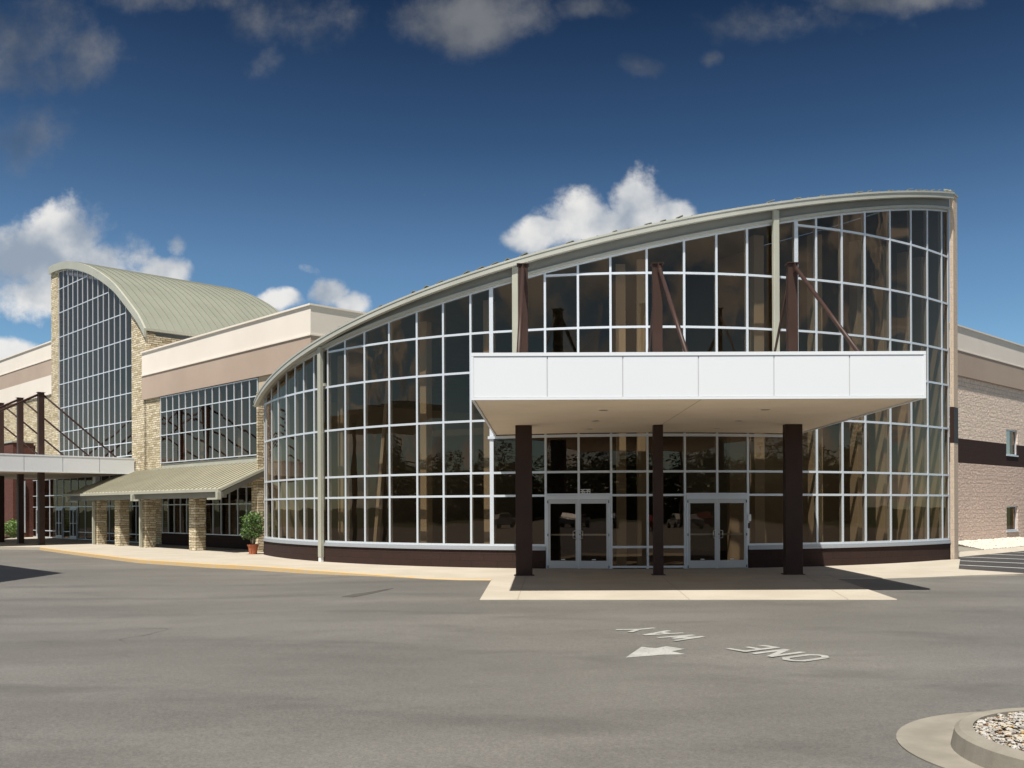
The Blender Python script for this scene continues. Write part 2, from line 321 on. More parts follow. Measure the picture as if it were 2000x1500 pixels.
# survey helpers: ground point seen at photo position, wall grid, wall height
def yh(x): return PY - ROLL * (x - PX)
def G(x, y, z=0.0):
    s = (y - yh(x)) / (EYE - z); return ((x - PX) / s, F / s)
Q = math.sqrt(0.5)
def W(a, h, z=0.0): return Vector((-12.7 - Q * a + Q * h, 42.8 + Q * a + Q * h, z))
def Wa(x, h=0.0):
    k = (x - PX) / F; X0, Y0 = -12.7 + Q * h, 42.8 + Q * h
    return (X0 - k * Y0) / (Q * (1 + k))
def Wz(x, y, h=0.0):
    a = Wa(x, h); return EYE + (yh(x) - y) * W(a, h).y / F

# ------------------------------------------------------------------ curved glass hall
CX, CY = 3.289, 43.99
def poly(c, t):
    r = 0.0
    for k in c: r = r * t + k
    return r
RP = (3.33187e-8, 6.53353e-7, -1.143138e-4, -5.910466e-4, 15.4255)
GT = (-2.45639e-10, -2.40897e-08, -2.08033e-06, 9.79296e-05, 0.0576888, 9.67064)
TR = (-2.9754e-10, -2.66428e-08, -1.96397e-06, 0.00010188, 0.0577079, 9.73067)
def gt(t): return poly(GT, t)
def zr(t): return 10.245 + 0.0570938 * t - 3.2e-5 * t * t - 8e-7 * t ** 3        # roof edge, top
def rad(t): return poly(RP, t)
def P(t, off=0.0, z=0.0):
    r = rad(t) + off; return Vector((CX + r * math.sin(R(t)), CY - r * math.cos(R(t)), z))
TH = [-69.3, -67.78, -63.79, -60.15, -56.54, -53.33, -50.55, -47.65, -44.20, -40.40, -36.66, -32.41, -28.13, -24.41, -20.79, -18.19,
      -11.79, -8.03, -4.40, -0.36, 3.83, 7.53, 11.16, 17.34, 20.04, 23.74, 27.35, 31.73, 35.89, 39.62, 43.39, 45.25]
WIDE = {-18.19, 17.34}
ROWS = [10.516, 8.879, 7.263, 6.053, 4.544, 2.923, 2.213]
DOORS = {(-11.79, -8.03), (-8.03, -4.40), (3.83, 7.53), (7.53, 11.16)}
SIDE = {(-4.40, -0.36), (-0.36, 3.83)}
hall = thing('glass_hall', (CX, 30, 0), 'curved glass entrance hall with white mullions under a rising swept roof', 'building')
SILL = 0.675
def strip(t0, t1, off0, off1, z0f, z1f, n):
    mb = MB(); pts = []
    for i in range(n + 1):
        t = t0 + (t1 - t0) * i / n
        for o_, zf in ((off0, z0f), (off1, z0f), (off1, z1f), (off0, z1f)): pts.append(P(t, o_, zf(t)))
    fs = [(0, 1, 2, 3), tuple(n * 4 + k for k in (3, 2, 1, 0))]
    for i in range(n):
        for k in range(4): fs.append((i * 4 + k, i * 4 + (k + 1) % 4, (i + 1) * 4 + (k + 1) % 4, (i + 1) * 4 + k))
    return mb.add(pts, fs)
def chordstrip(t0, t1, o0, o1, z0, z1):
    a, b = P(t0), P(t1); n = Vector((b.y - a.y, -(b.x - a.x), 0)).normalized()
    return MB().frame(a + n * o0 + Vector((0, 0, z0)), b - a, n * (o1 - o0), (0, 0, z1 - z0))
for i in range(len(TH) - 1):
    t0, t1 = TH[i], TH[i + 1]; key = (t0, t1)
    a, b = P(t0), P(t1); u = (b - a); ln = u.length; u.normalize(); nrm = Vector((u.y, -u.x, 0))   # outwards
    door = key in DOORS
    zb = 2.213 if door else (0.03 if key in SIDE else SILL)
    za, zc_ = gt(t0), gt(t1)
    mb = MB(); hw = 0.034
    def vert(pos, wdt, z0, z1, o=nrm, uu=u):
        mb.frame(pos - uu * wdt / 2 - o * 0.11 + Vector((0, 0, z0)), uu * wdt, o * 0.125, (0, 0, z1 - z0))
    wl = 0.125 if t0 in WIDE else 0.066
    vert(a, wl, 0.0 if (door or key in SIDE) else SILL, za)
    if i == len(TH) - 2: vert(b, .066, SILL, zc_)
    g0 = a + u * wl / 2; gl = ln - wl / 2 - (0.0625 if t1 in WIDE else 0.033)
    for zz in ROWS:
        if door and zz < 2.5: continue
        if zz < min(za, zc_) - 0.1:
            mb.frame(g0 - nrm * 0.10 + Vector((0, 0, zz - .033)), u * gl, nrm * 0.11, (0, 0, .066))
    if key in SIDE: mb.frame(g0 - nrm * 0.10 + Vector((0, 0, .62)), u * gl, nrm * 0.11, (0, 0, .07))
    zlow = zb
    mb.frame(g0 - nrm * 0.10 + Vector((0, 0, zlow)), u * gl, nrm * 0.11, (0, 0, .06))
    f0 = (g0 - a).length / ln; f1 = ((g0 + u * gl) - a).length / ln
    h0, h1 = za + (zc_ - za) * f0, za + (zc_ - za) * f1
    pl = [g0 - nrm * .10, g0 + u * gl - nrm * .10, g0 + u * gl + nrm * .012, g0 + nrm * .012]
    mb.prism([(p.x, p.y) for p in pl], [h0 - .06, h1 - .06, h1 - .06, h0 - .06], [h0, h1, h1, h0])
    win = mb.build('window', MAT['alum'], hall, bevel=0)
    gp = MB(); q0 = g0 - nrm * .012; q1 = q0 + u * gl
    tilt = random.uniform(-.004, .004)
    gp.quad(q0 + Vector((0, 0, zb + .02)), q1 + nrm * tilt + Vector((0, 0, zb + .02)), q1 + Vector((0, 0, h1 - .03)), q0 + nrm * tilt + Vector((0, 0, h0 - .03)))
    gp.build('pane', MAT['glass'], win, recalc=False)
# base wall, sill
for s0, s1 in ((-69.3, -11.79), (11.16, 45.25)):
    seg = [t for t in TH if s0 <= t <= s1]
    mb = MB(); ms = MB()
    for t0, t1 in zip(seg, seg[1:]):
        for k in range(3):
            ta, tb = t0 + (t1 - t0) * k / 3, t0 + (t1 - t0) * (k + 1) / 3
    mb = strip(s0, s1, -.22, .05, lambda t: -0.16, lambda t: 0.55, 60); mb.build('base_wall', MAT['brown_block'], hall)
    ms = strip(s0, s1, -.22, .085, lambda t: 0.553, lambda t: 0.60, 60); ms.build('sill', MAT['sill'], hall)
    ms = strip(s0, s1, -.18, .055, lambda t: 0.602, lambda t: 0.673, 60); ms.build('sill', MAT['sill'], hall)
# head trim, spandrel, gutter, roof
TE = 45.25; TS = -69.6; TR_ = 44.55
strip(TS, TE, -.12, .13, lambda t: gt(t) + .003, lambda t: gt(t) + .085, 90).build('head_trim', MAT['trim_metal'], hall)
strip(TS, TE, -.12, .04, lambda t: gt(t) + .087, lambda t: zr(t) - .14, 90).build('spandrel', MAT['spandrel'], hall)
strip(TS - 2.9, TR_, -.10, .25, lambda t: zr(t) - .138, lambda t: zr(t) - .10, 90).build('eave_soffit', MAT['spandrel'], hall)
gut = strip(TS - 2.9, TR_, .15, .30, lambda t: zr(t) - .20, lambda t: zr(t) - .005, 90).build('gutter', MAT['trim_metal'], hall)
strip(TS - 2.9, TR_, .301, .317, lambda t: zr(t) - .05, lambda t: zr(t) + .01, 90).build('gutter_lip', MAT['trim_metal'], hall)
mb = MB(); n = 60; rings = (.31, -1.5, -4.5, -8.0, -11.6)
for i in range(n + 1):
    t = TS - 2.9 + (TR_ - TS + 2.9) * i / n
    for j, o_ in enumerate(rings): mb.v.append(tuple(P(t, o_, zr(t) + .012 + (0.02 * (j > 0)) - .12 * j * (j > 1))))
m_ = len(rings)
mb.f = [(i * m_ + j, (i + 1) * m_ + j, (i + 1) * m_ + j + 1, i * m_ + j + 1) for i in range(n) for j in range(m_ - 1)]
b_ = len(mb.v)
for t in (TR_ + .002, TE + .7):
    for j, o_ in enumerate((.0,) + rings[1:]): mb.v.append(tuple(P(t, o_, zr(t) + .012 + (0.02 * (j > 0)) - .12 * j * (j > 1))))
mb.f += [(b_ + j, b_ + m_ + j, b_ + m_ + j + 1, b_ + j + 1) for j in range(m_ - 1)]
roof = mb.build('roof', MAT['roof_metal'], hall, recalc=False)
ms = MB(); random.seed(3)
t = TS - 5
while t < TR_ - .3:
    p0, p1 = P(t, .305, zr(t) + .015), P(t, -.9, zr(t) + .045)
    ms.beam(p0, p1, .03, .035)
    if t > -35 and random.random() < .6:
        q_ = random.uniform(.35, 1.0); c0 = P(t, .20, zr(t) + .045); tt = P(t + q_, .25, zr(t + q_) + random.uniform(.03, .085))
        ms.beam(c0, tt, .12, .018)
    t += 1.72
ms.build('seam', MAT['roof_metal'], roof)
strip(-18.6, 16.4, .0, .05, lambda t: 3.97, lambda t: 4.055, 30).build('canopy_rail', MAT['alum'], hall)
# downspouts
for t, zlo in ((-45.24, 0.16), (-15.09, 4.95), (14.44, 4.95)):
    a = P(t, .13); d = (P(t + 1) - P(t - 1)).normalized(); o = Vector((d.y, -d.x, 0))
    mb = MB().frame(a - d * .095 - o * .07 + Vector((0, 0, zlo)), d * .19, o * .14, (0, 0, zr(t) - .20 - zlo))
    ds = mb.build('downspout', MAT['tan_metal'], hall, bevel=.012)
    for zz in ((6.1, ) if t < -40 else ()):
        MB().frame(a - d * .10 - o * .16 + Vector((0, 0, zz)), d * .26, o * .10, (0, 0, .1)).build('bracket', MAT['tan_metal'], ds)
    if t < -40: MB().frame(a - d * .075 - o * .055 + Vector((0, 0, 0.0)), d * .15, o * .11, (0, 0, .17)).build('boot', MAT['letter'], ds)
# right-hand pier
pt = P(45.25); mb = MB()
e1 = Vector((-Q, Q, 0)); e2 = Vector((Q, Q, 0))
o0 = pt + Vector((0.02, -0.08, 0))
fr = Vector((.96, .28, 0)); bk = Vector((.62, .78, 0))
z1 = zr(45.25) + .02
mb.frame(o0 + Vector((0, 0, -.2)), fr * .16, bk * .5, (0, 0, 4.05 + .2)); mb.frame(o0 + Vector((0, 0, 5.3)), fr * .16, bk * .5, (0, 0, z1 - 5.3))
mb.build('pier', MAT['pier'], hall)
MB().frame(o0 - fr * .01 - bk * .01 + Vector((0, 0, 4.052)), fr * .18, bk * .52, (0, 0, 1.246)).build('pier_band', MAT['brown'], hall)
MB().frame(o0 - fr * .1 - bk * .35 + Vector((0, 0, z1 + .002)), fr * .30, bk * .9, (0, 0, .06)).build('pier_cap', MAT['tan_metal'], hall)
# interior of the hall
strip(TS, TE, -11.4, -.12, lambda t: 0.0, lambda t: 0.02, 40).build('inner_floor', MAT['floor'], hall)
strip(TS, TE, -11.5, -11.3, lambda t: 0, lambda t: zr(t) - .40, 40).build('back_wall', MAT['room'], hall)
for t in (TS - .2, TE + .1):
    prf = [(-.13, .0), (-1.5, .0), (-4.5, -.23), (-8.0, -.35), (-11.5, -.47)]
    mb = MB(); nn0 = Vector((math.cos(R(t)), math.sin(R(t)), 0)) * (.06 if t > 0 else -.06)
    for side_ in (Vector((0, 0, 0)), nn0):
        mb.v += [tuple(P(t, o_, 0) + side_) for o_, d_ in prf] + [tuple(P(t, o_, zr(t) + d_) + side_) for o_, d_ in prf]
    mb.f = [(k, k + 1, k + 6, k + 5) for k in range(4)] + [(k + 10, k + 15, k + 16, k + 11) for k in range(4)] + [(k + 5, k + 6, k + 16, k + 15) for k in range(4)]
    mb.build('end_wall', MAT['beige'], hall)
strip(14.0, 44.5, -3.1, -2.9, lambda t: 0.02, lambda t: 4.7, 30).build('inner_wall', MAT['beige'], hall)
strip(-38, -13, -3.3, -2.9, lambda t: 4.38, lambda t: 4.60, 20).build('inner_balcony', MAT['beige'], hall)
for t in (-44.9, -28.9, -19.6, -3.2, -0.7, 13.7, 22.0, 29.0, 34.0, 39.0, 43.0):
    p_ = P(t, -.75); d = (P(t + 1) - P(t - 1)).normalized(); o = Vector((d.y, -d.x, 0)); ww = .34 if t > 10 else .30
    ztop = min(gt(t) - .2, 10.5)
    MB().frame(p_ - d * ww / 2 - o * ww / 2 + Vector((0, 0, .02)), d * ww, o * ww, (0, 0, ztop)).build('inner_column', MAT['column_in'], hall, bevel=.01)
for t in (-40.5, 31.5, 41.2):
    p_ = P(t, -1.3); d = (P(t + 1) - P(t - 1)).normalized(); o = Vector((d.y, -d.x, 0))
    MB().beam(p_ + Vector((0, 0, .3)), P(t + 3.2, -1.3, 9.2 if t > 0 else 6.4), .16, .16).build('inner_brace', MAT['column_in'], hall)
# entrance doors: a frame with two leaves each
def strokes(mb, segs, o, u, v, nrm, th, dep=0.004):
    for k_, ((x0, y0), (x1, y1)) in enumerate(segs):
        p, q = Vector(o) + u * x0 + v * y0, Vector(o) + u * x1 + v * y1
        d = (q - p).normalized() * th * .3; mb.beam(p - d + nrm * (k_ * .0007), q + d + nrm * (k_ * .0007), th, dep, up=nrm)
for (ta, tb, tc_) in ((-11.79, -8.03, -4.40), (3.83, 7.53, 11.16)):
    a, m, b = P(ta), P(tb), P(tc_)
    u = (b - a).normalized(); nrm = Vector((u.y, -u.x, 0)); ln = (b - a).length
    fo = a + nrm * .0
    fm = MB()
    fm.frame(fo + u * .035 + nrm * (-.06) + Vector((0, 0, 2.09)), u * (ln - .07), nrm * .12, (0, 0, .12))
    fm.frame(fo + u * .035 + nrm * (-.06), u * .035, nrm * .12, (0, 0, 2.088)); fm.frame(fo + u * (ln - .07) + nrm * (-.06), u * .035, nrm * .12, (0, 0, 2.088))
    fm.build('door_frame', MAT['alum'], hall)
    lw = (ln - .14 - .012) / 2
    for s in (0, 1):
        o = fo + u * (.07 + s * (lw + .012)) + nrm * .01
        d = MB(); Z = lambda z: Vector((0, 0, z))
        d.frame(o + Z(.012), u * lw, nrm * .045, Z(.23)); d.frame(o + Z(1.965), u * lw, nrm * .045, Z(.12))
        d.frame(o + Z(.242), u * .075, nrm * .045, Z(1.723)); d.frame(o + u * (lw - .075) + Z(.242), u * .075, nrm * .045, Z(1.723))
        door = d.build('door', MAT['door_alum'], hall)
        MB().quad(o + u * .07 + nrm * .02 + Z(.24), o + u * (lw - .07) + nrm * .02 + Z(.24), o + u * (lw - .07) + nrm * .02 + Z(1.97), o + u * .07 + nrm * .02 + Z(1.97)).build('pane', MAT['door_glass'], door, recalc=False)
        MB().frame(o + u * .08 - nrm * .05 + Z(1.0), u * (lw - .16), nrm * .03, Z(.05)).build('push_bar', MAT['steel'], door)
        hx = lw - .04 if s == 0 else .04; sg = -1 if s == 0 else 1
        hb = o + u * hx + nrm * .05; ho = hb + u * (sg * .10) + nrm * .06
        h = MB(); h.tube(hb + Z(.90), ho + Z(.93), .011, 8); h.tube(hb + Z(1.16), ho + Z(1.13), .011, 8); h.tube(ho + Z(.925), ho + Z(1.135), .012, 8)
        h.build('handle', MAT['steel'], door, smooth=True)
        MB().frame(o + u * (lw / 2 - .06) + nrm * .022 + Z(.262), u * .12, nrm * .003, Z(.025)).build('sticker', MAT['letter'], door)
        if s == 1: MB().tube(o + u * .04 + nrm * .046 + Z(1.03), o + u * .04 + nrm * .056 + Z(1.03), .018, 12).build('lock', MAT['black'], door)
        hg = MB()
        for zz in (.06, 1.02, 2.02): hg.frame(o + u * (-.012 if s == 0 else lw - .012) + nrm * .046 + Z(zz - .04), u * .024, nrm * .018, Z(.08))
        hg.build('hinge', MAT['black'], door)
a, b = P(-8.03), P(-4.40); u = (b - a).normalized(); nrm = Vector((u.y, -u.x, 0)); up = Vector((0, 0, 1))
D3 = [((0, 1), (.8, 1)), ((.8, 1), (.8, 0)), ((0, .5), (.8, .5)), ((0, 0), (.8, 0))]
D6 = [((0, 1), (.8, 1)), ((0, 1), (0, 0)), ((0, .5), (.8, .5)), ((0, 0), (.8, 0)), ((.8, .5), (.8, 0))]
D9 = [((0, 1), (.8, 1)), ((0, 1), (0, .5)), ((0, .5), (.8, .5)), ((0, 0), (.8, 0)), ((.8, 1), (.8, 0))]
mb = MB(); hgt = .125; wdt = .062
for k, g in enumerate((D3, D6, D3, D9)):
    segs = [((x0 * wdt, y0 * hgt), (x1 * wdt, y1 * hgt)) for (x0, y0), (x1, y1) in g]
    strokes(mb, segs, a + u * (.055 + k * .078) + nrm * .012 + Vector((0, 0, 2.265)), u, up, nrm, .019)
mb.build('house_number', MAT['letter'], hall)
kp = P(11.16); dk = (P(12) - P(10)).normalized(); nk = Vector((dk.y, -dk.x, 0))
MB().frame(kp - dk * .03 + nk * .045 + Vector((0, 0, 1.42)), dk * .10, nk * .03, (0, 0, .2)).build('card_reader', MAT['steel'], hall)
MB().frame(kp - dk * .02 + nk * .045 + Vector((0, 0, 1.2)), dk * .05, nk * .03, (0, 0, .16)).build('keypad', MAT['black'], hall)

# ------------------------------------------------------------------ entrance canopy
def canopy_posts_and_rods(root, posts, ztop, zs, dirs, wide):
    for (p, wd) in zip(posts, wide):
        c = MB().frame(Vector(p) - dirs[0] * wd / 2 - dirs[1] * .14, dirs[0] * wd, dirs[1] * .28, (0, 0, zs - .003)).build('column', MAT['brown'], root, bevel=.008)
        MB().frame(Vector(p) - dirs[0] * (wd / 2 + .05) - dirs[1] * .19, dirs[0] * (wd + .1), dirs[1] * .38, (0, 0, .018)).build('base_plate', MAT['brown'], c)
        c = MB().frame(Vector(p) - dirs[0] * .13 - dirs[1] * .14 + Vector((0, 0, zs + .6)), dirs[0] * .26, dirs[1] * .28, (0, 0, ztop - zs - .6)); mast = c.build('mast', MAT['brown'], root, bevel=.008)
        MB().frame(Vector(p) - dirs[0] * .17 - dirs[1] * .18 + Vector((0, 0, ztop)), dirs[0] * .34, dirs[1] * .36, (0, 0, .02)).build('cap_plate', MAT['brown'], mast)
can = thing('entrance_canopy', (3.24, 24, 0), 'white flat entrance canopy on brown steel columns in front of the glass doors', 'canopy')
X0, X1, Y0 = -1.414, 7.90, 19.56; ZS, ZT = 4.06, 5.03
Yw = lambda x: CY - math.sqrt(max(0.1, 15.33 ** 2 - (x - CX) ** 2)) - .06
xs_ = [X0 + .05 + (X1 - X0 - .1) * i / 12 for i in range(13)]
pol = [(X0 + .05, Y0 + .04), (X1 - .05, Y0 + .04)] + [(x, Yw(x)) for x in reversed(xs_)]
MB().prism(pol, ZS + .03, ZS + .07).build('soffit', MAT['soffit'], can)
MB().prism(pol, ZT - .12, ZT - .06).build('roof_deck', MAT['white'], can)
pw = (X1 - X0) / 6
for i in range(6):
    MB().box(X0 + i * pw + .010, X0 + (i + 1) * pw - .010, Y0, Y0 + .010, ZS + .055, ZT - .075).build('fascia_panel', MAT['white'], can, bevel=.004)
for xx, sg in ((X0, 1), (X1, -1)):
    yb = Yw(xx)
    for i in range(5):
        ya_, yb_ = Y0 + .06 + (yb - Y0 - .06) * i / 5, Y0 + .06 + (yb - Y0 - .06) * (i + 1) / 5
        MB().box(min(xx, xx + sg * .045), max(xx, xx + sg * .045), ya_ + .01, yb_ - .01, ZS + .055, ZT - .075).build('fascia_panel', MAT['white'], can)
tm = MB(); tm.box(X0 - .012, X1 + .012, Y0 - .012, Y0 + .06, ZS, ZS + .05); tm.box(X0 - .012, X1 + .012, Y0 - .012, Y0 + .06, ZT - .07, ZT)
for xx in (X0 - .012, X1 - .036): tm.box(xx, xx + .048, Y0 - .010, Y0 + .056, ZS + .052, ZT - .072)
for xx in (X0 - .012, X1 - .038): tm.box(xx, xx + .05, Y0 + .061, Yw(xx), ZS, ZS + .05); tm.box(xx, xx + .05, Y0 + .061, Yw(xx), ZT - .07, ZT)
tm.build('fascia_trim', MAT['white'], can)
bk_ = MB().box(X0 + .02, X1 - .02, Y0 + .012, Y0 + .03, ZS + .053, ZT - .073); bk_.build('joint_backing', newmat('joint_grey', (.50, .51, .52), .7)[0], can)
js = MB()
for xx in (3.35,): js.beam((xx, Y0 + .1, ZS + .028), (xx - .1, Yw(3.3) - .05, ZS + .028), .012, .005)
js.build('soffit_joint', mottled('joint_tan', (.42, .34, .25), (.46, .37, .27)), can)  # soffit joint in a darker tan than the panels
posts = [(-.47, 26.0, 0), (3.19, 26.0, 0), (6.87, 26.0, 0)]
canopy_posts_and_rods(can, posts, 8.46, ZS + .03, (Vector((1, 0, 0)), Vector((0, 1, 0))), (.45, .26, .47))
for (x, y, z), dx in zip(posts, (0, -.04, 0)):
    MB().tube((x + (.0 if x < 0 else .04), y - .16, 8.36), (x + dx, 20.2, ZT - .09), .052, 14).build('tie_rod', MAT['brown'], can, smooth=True)
    MB().tube((x, y + .16, 8.30), (x - .12, Yw(x) - .35, ZT - .07), .035, 12).build('tie_rod', MAT['brown'], can, smooth=True)
    MB().frame(Vector((x - .012, y - .36, 8.2)), (.024, 0, 0), (0, .22, 0), (0, 0, .22)).build('gusset', MAT['brown'], can)
for (px_, py_) in ((1179, 801), (1496, 800), (1163, 822), (1444, 822), (1151, 838), (1402, 837)):
    s_ = (yh(px_) - py_) / (ZS + .03 - EYE); lx, ly = (px_ - PX) / s_, F / s_
    lt = MB().lathe((lx, ly, ZS + .022), [(.001, .006), (.07, .004), (.095, 0), (.11, .004), (.112, .01)], 20).build('ceiling_light', MAT['steel'], can, smooth=True)

# ------------------------------------------------------------------ left wing of the building
VZ = Vector((0, 0, 1))
def wbox(a0, a1, h0, h1, z0, z1): return MB().frame(W(a0, h0, z0), W(a1, h0) - W(a0, h0), W(a0, h1) - W(a0, h0), (0, 0, z1 - z0))
AT = Wa(283); AM = Wa(278, -.1); AC = -4.58
wing = thing('stone_wing', W(5, 0), 'long stone and cream stucco wing with ribbon windows between tower and glass hall', 'building')
wbox(AC, AM, -.10, 6, 9.11, 10.28).build('parapet', MAT['cream'], wing)
wbox(AC - .04, AM + .04, -.16, 6.05, 10.282, 10.36).build('parapet_cap', MAT['cream'], wing)
wbox(AC - .03, AM + .03, -.14, 6, 9.04, 9.107).build('reveal_trim', MAT['cream'], wing)
wbox(AC, AM, -.10, 6, 7.77, 9.037).build('stucco_band', MAT['mauve'], wing)
wbox(AC, -.05, 0, .3, 0, 7.767).build('inner_wall', MAT['beige'], wing)
# side of the wing that closes the hall
MB().frame(W(AC, .31, 0), W(AC + .3, 0) - W(AC, 0), W(AC, 3.9) - W(AC, .31), (0, 0, 7.76)).build('inner_wall', MAT['beige'], wing)
AW = Wa(315)
wbox(AW, AM - .02, 0, .4, 0, 7.767).build('stone_wall', MAT['stone'], wing)
wbox(-.02, AW - .003, .02, .3, 0, .56).build('base_wall', MAT['brown_block'], wing)
wbox(-.02, AW - .003, .015, .3, 2.9, 3.55).build('stone_wall', MAT['stone'], wing)
wbox(.0, AW - .003, .02, .3, 3.553, 4.22).build('flashing', MAT['tan_metal'], wing)
wbox(-.05, AW + 1.4, -.10, .018, 3.93, 4.0).build('flashing_edge', MAT['tan_metal'], wing)
def gridwin(parent, a0, a1, n, z0, z1, rows, h=0.0, mw=.048, mat='alum', gm='wing_glass', top=None, doors=()):
    for i in range(n):
        b0, b1 = a0 + (a1 - a0) * i / n, a0 + (a1 - a0) * (i + 1) / n
        t0 = top(b0) if top else z1; t1 = top(b1) if top else z1
        if min(t0, t1) < z0 + .1: continue
        mb = MB(); fr_ = lambda x0, x1, y0, y1: mb.frame(W(x0, h + .03, y0), W(x1, 0) - W(x0, 0), W(0, -.065) - W(0, 0), (0, 0, y1 - y0))
        if i in doors:
            fr_(b0 + mw / 2, b1 - mw / 2, rows[-1] - .1, rows[-1] - .04)
        fr_(b0 - mw / 2, b0 + mw / 2, z0, t0)
        if i == n - 1: fr_(b1 - mw / 2, b1 + mw / 2, z0, t1)
        for r in rows:
            if r < min(t0, t1) - .05 and not (i in doors and r < 1): fr_(b0 + mw / 2, b1 - mw / 2, r - mw / 2, r + mw / 2)
        fr_(b0 + mw / 2, b1 - mw / 2, z0, z0 + mw)
        pA, pB = W(b0 + mw / 2, h + .03), W(b1 - mw / 2, h + .03); pC, pD = W(b1 - mw / 2, h - .034), W(b0 + mw / 2, h - .034)
        mb.prism([(p.x, p.y) for p in (pA, pB, pC, pD)], [t0 - mw, t1 - mw, t1 - mw, t0 - mw], [t0, t1, t1, t0])
        wn = mb.build('window', MAT[mat], parent)
        tl = random.uniform(-.003, .003)
        MB().quad(W(b0, h, z0 + .02), W(b1, h + tl, z0 + .02), W(b1, h, t1 - .02), W(b0, h + tl, t0 - .02)).build('pane', MAT[gm], wn, recalc=False)
        if i in doors:
            d = MB(); c0, c1 = b0 + .05, b1 - .05; zt = rows[-1] - .11; fd = lambda x0, x1, y0, y1: d.frame(W(x0, h - .04, y0), W(x1, 0) - W(x0, 0), W(0, -.05) - W(0, 0), (0, 0, y1 - y0))
            mid = (c0 + c1) / 2
            for q0, q1 in ((c0, mid - .005), (mid + .005, c1)):
                fd(q0, q1, .01, .22); fd(q0, q1, zt - .1, zt); fd(q0, q0 + .06, .222, zt - .102); fd(q1 - .06, q1, .222, zt - .102); fd(q0 + .062, q1 - .062, .98, 1.02)
            d.build('door', MAT['door_alum'], parent)
wr = [Wz(315, y) for y in (806, 851)]
gridwin(wing, 0.02, AW - .03, 14, 4.26, 7.74, wr)
gridwin(wing, 0.35, 5.3, 6, .60, 2.88, [2.08], h=.05, gm='door_glass'); gridwin(wing, 5.9, AW - .05, 6, .60, 2.88, [2.08], h=.05, gm='door_glass')
wbox(5.36, 5.84, 0.0, .3, .563, 2.897).build('stone_wall', MAT['stone'], wing)
wbox(-.02, .32, 0.0, .3, .563, 2.897).build('stone_wall', MAT['stone'], wing)
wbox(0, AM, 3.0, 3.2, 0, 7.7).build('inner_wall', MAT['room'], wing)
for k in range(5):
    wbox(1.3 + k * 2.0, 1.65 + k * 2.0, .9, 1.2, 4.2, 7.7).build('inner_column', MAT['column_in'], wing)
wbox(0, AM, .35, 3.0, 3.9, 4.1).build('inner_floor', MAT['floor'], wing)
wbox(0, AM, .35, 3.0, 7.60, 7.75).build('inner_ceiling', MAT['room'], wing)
# end pier next to the glass hall
ep = Vector((-12.1, 40.7, 0))
MB().frame(ep + Vector((0, 0, 0)), e1 * .10, e2 * 1.2, (0, 0, 6.85)).build('pier', MAT['stone'], wing)
MB().frame(ep + e1 * .102 + e2 * .01, e1 * .48, e2 * .6, (0, 0, 3.25)).build('pier', MAT['stone'], wing)
# porch roof and its stone pillars
porch = thing('porch_roof', W(5, -2), 'low tan metal lean-to roof on stone pillars along the walkway', 'porch')
HE = -2.76
aR = Wa(431, HE); aL = Wa(126, HE); aRt = aR
zE = 2.66; zR = 3.93
aLt = Wa(252)
ro = MB(); ro.add([W(aR, HE, zE), W(aL, HE, zE), W(aLt, 0, zR), W(aR, 0, zR), W(aR, HE, zE + .04), W(aL, HE, zE + .04), W(aLt, 0, zR + .04), W(aR, 0, zR + .04)],
                  [(0, 1, 2, 3), (4, 7, 6, 5), (0, 4, 5, 1), (1, 5, 6, 2), (2, 6, 7, 3), (3, 7, 4, 0)])
pr = ro.build('roof', MAT['porch_metal'], porch)
sm = MB(); k = aR + .0
while k < aL - .1:
    if k <= aLt: top_ = (k, 0.0, zR)
    else:
        f_ = (aL - k) / (aL - aLt); top_ = (k, HE * (1 - f_), zE + (zR - zE) * f_)
    sm.beam(W(k, HE, zE + .065), W(top_[0], top_[1], top_[2] + .065), .035, .05); k += .42
sm.build('seam', MAT['porch_metal'], pr)
def wbeam(p, q, w_, h_): return MB().beam(W(*p), W(*q), w_, h_)
wbeam((aR, HE - .05, zE - .03), (aL, HE - .05, zE - .03), .12, .12).build('gutter', MAT['tan_metal'], porch)
wbeam((aR + .1, HE + .25, zE - .20), (aL - .3, HE + .25, zE - .20), .14, .26).build('beam', MAT['spandrel'], porch)
wbeam((aR - .05, HE - .04, zE - .01), (aR - .05, .0, zR - .01), .08, .11).build('rake_trim', MAT['tan_metal'], porch)
wbeam((aR + .03, HE + .1, zE - .17), (aR + .03, -.1, zR - .22), .10, .20).build('rake_beam', MAT['spandrel'], porch)
MB().add([W(aR + .1, HE + .1, zE - .06), W(aL - .3, HE + .1, zE - .06), W(aLt, -.02, zR - .08), W(aR + .1, -.02, zR - .08)], [(0, 1, 2, 3)]).build('ceiling', MAT['spandrel'], porch, recalc=False)
PIL = [Wa(381.6, -2.23), Wa(285, -2.23), Wa(233.5, -2.23), Wa(190.5, -2.23)]
for a_ in PIL: wbox(a_, a_ + .64, -2.23, -1.75, 0, 2.36).build('pillar', MAT['stone'], porch)
for a_ in (Wa(275, -2.35), Wa(183, -2.35)):
    d_ = MB(); d_.frame(W(a_ - .06, -2.42, 0.02), W(.12, 0) - W(0, 0), W(0, .12) - W(0, 0), (0, 0, 2.26)); d_.build('downspout', MAT['tan_metal'], porch, bevel=.01)
for xx in (260, 133, 427):
    a_ = Wa(xx, HE - .1); wbox(a_ - .09, a_ + .09, HE - .20, HE - .02, zE - .42, zE - .10).build('leader_box', MAT['tan_metal'], porch, bevel=.01)
    wbox(a_ - (.0 if xx == 427 else 1.3 if xx == 133 else .6) - .0, a_ + (1.0 if xx == 427 else 0) + .0, HE - .13, HE - .05, zE - .42, zE - .34).build('drain_pipe', MAT['tan_metal'], porch)

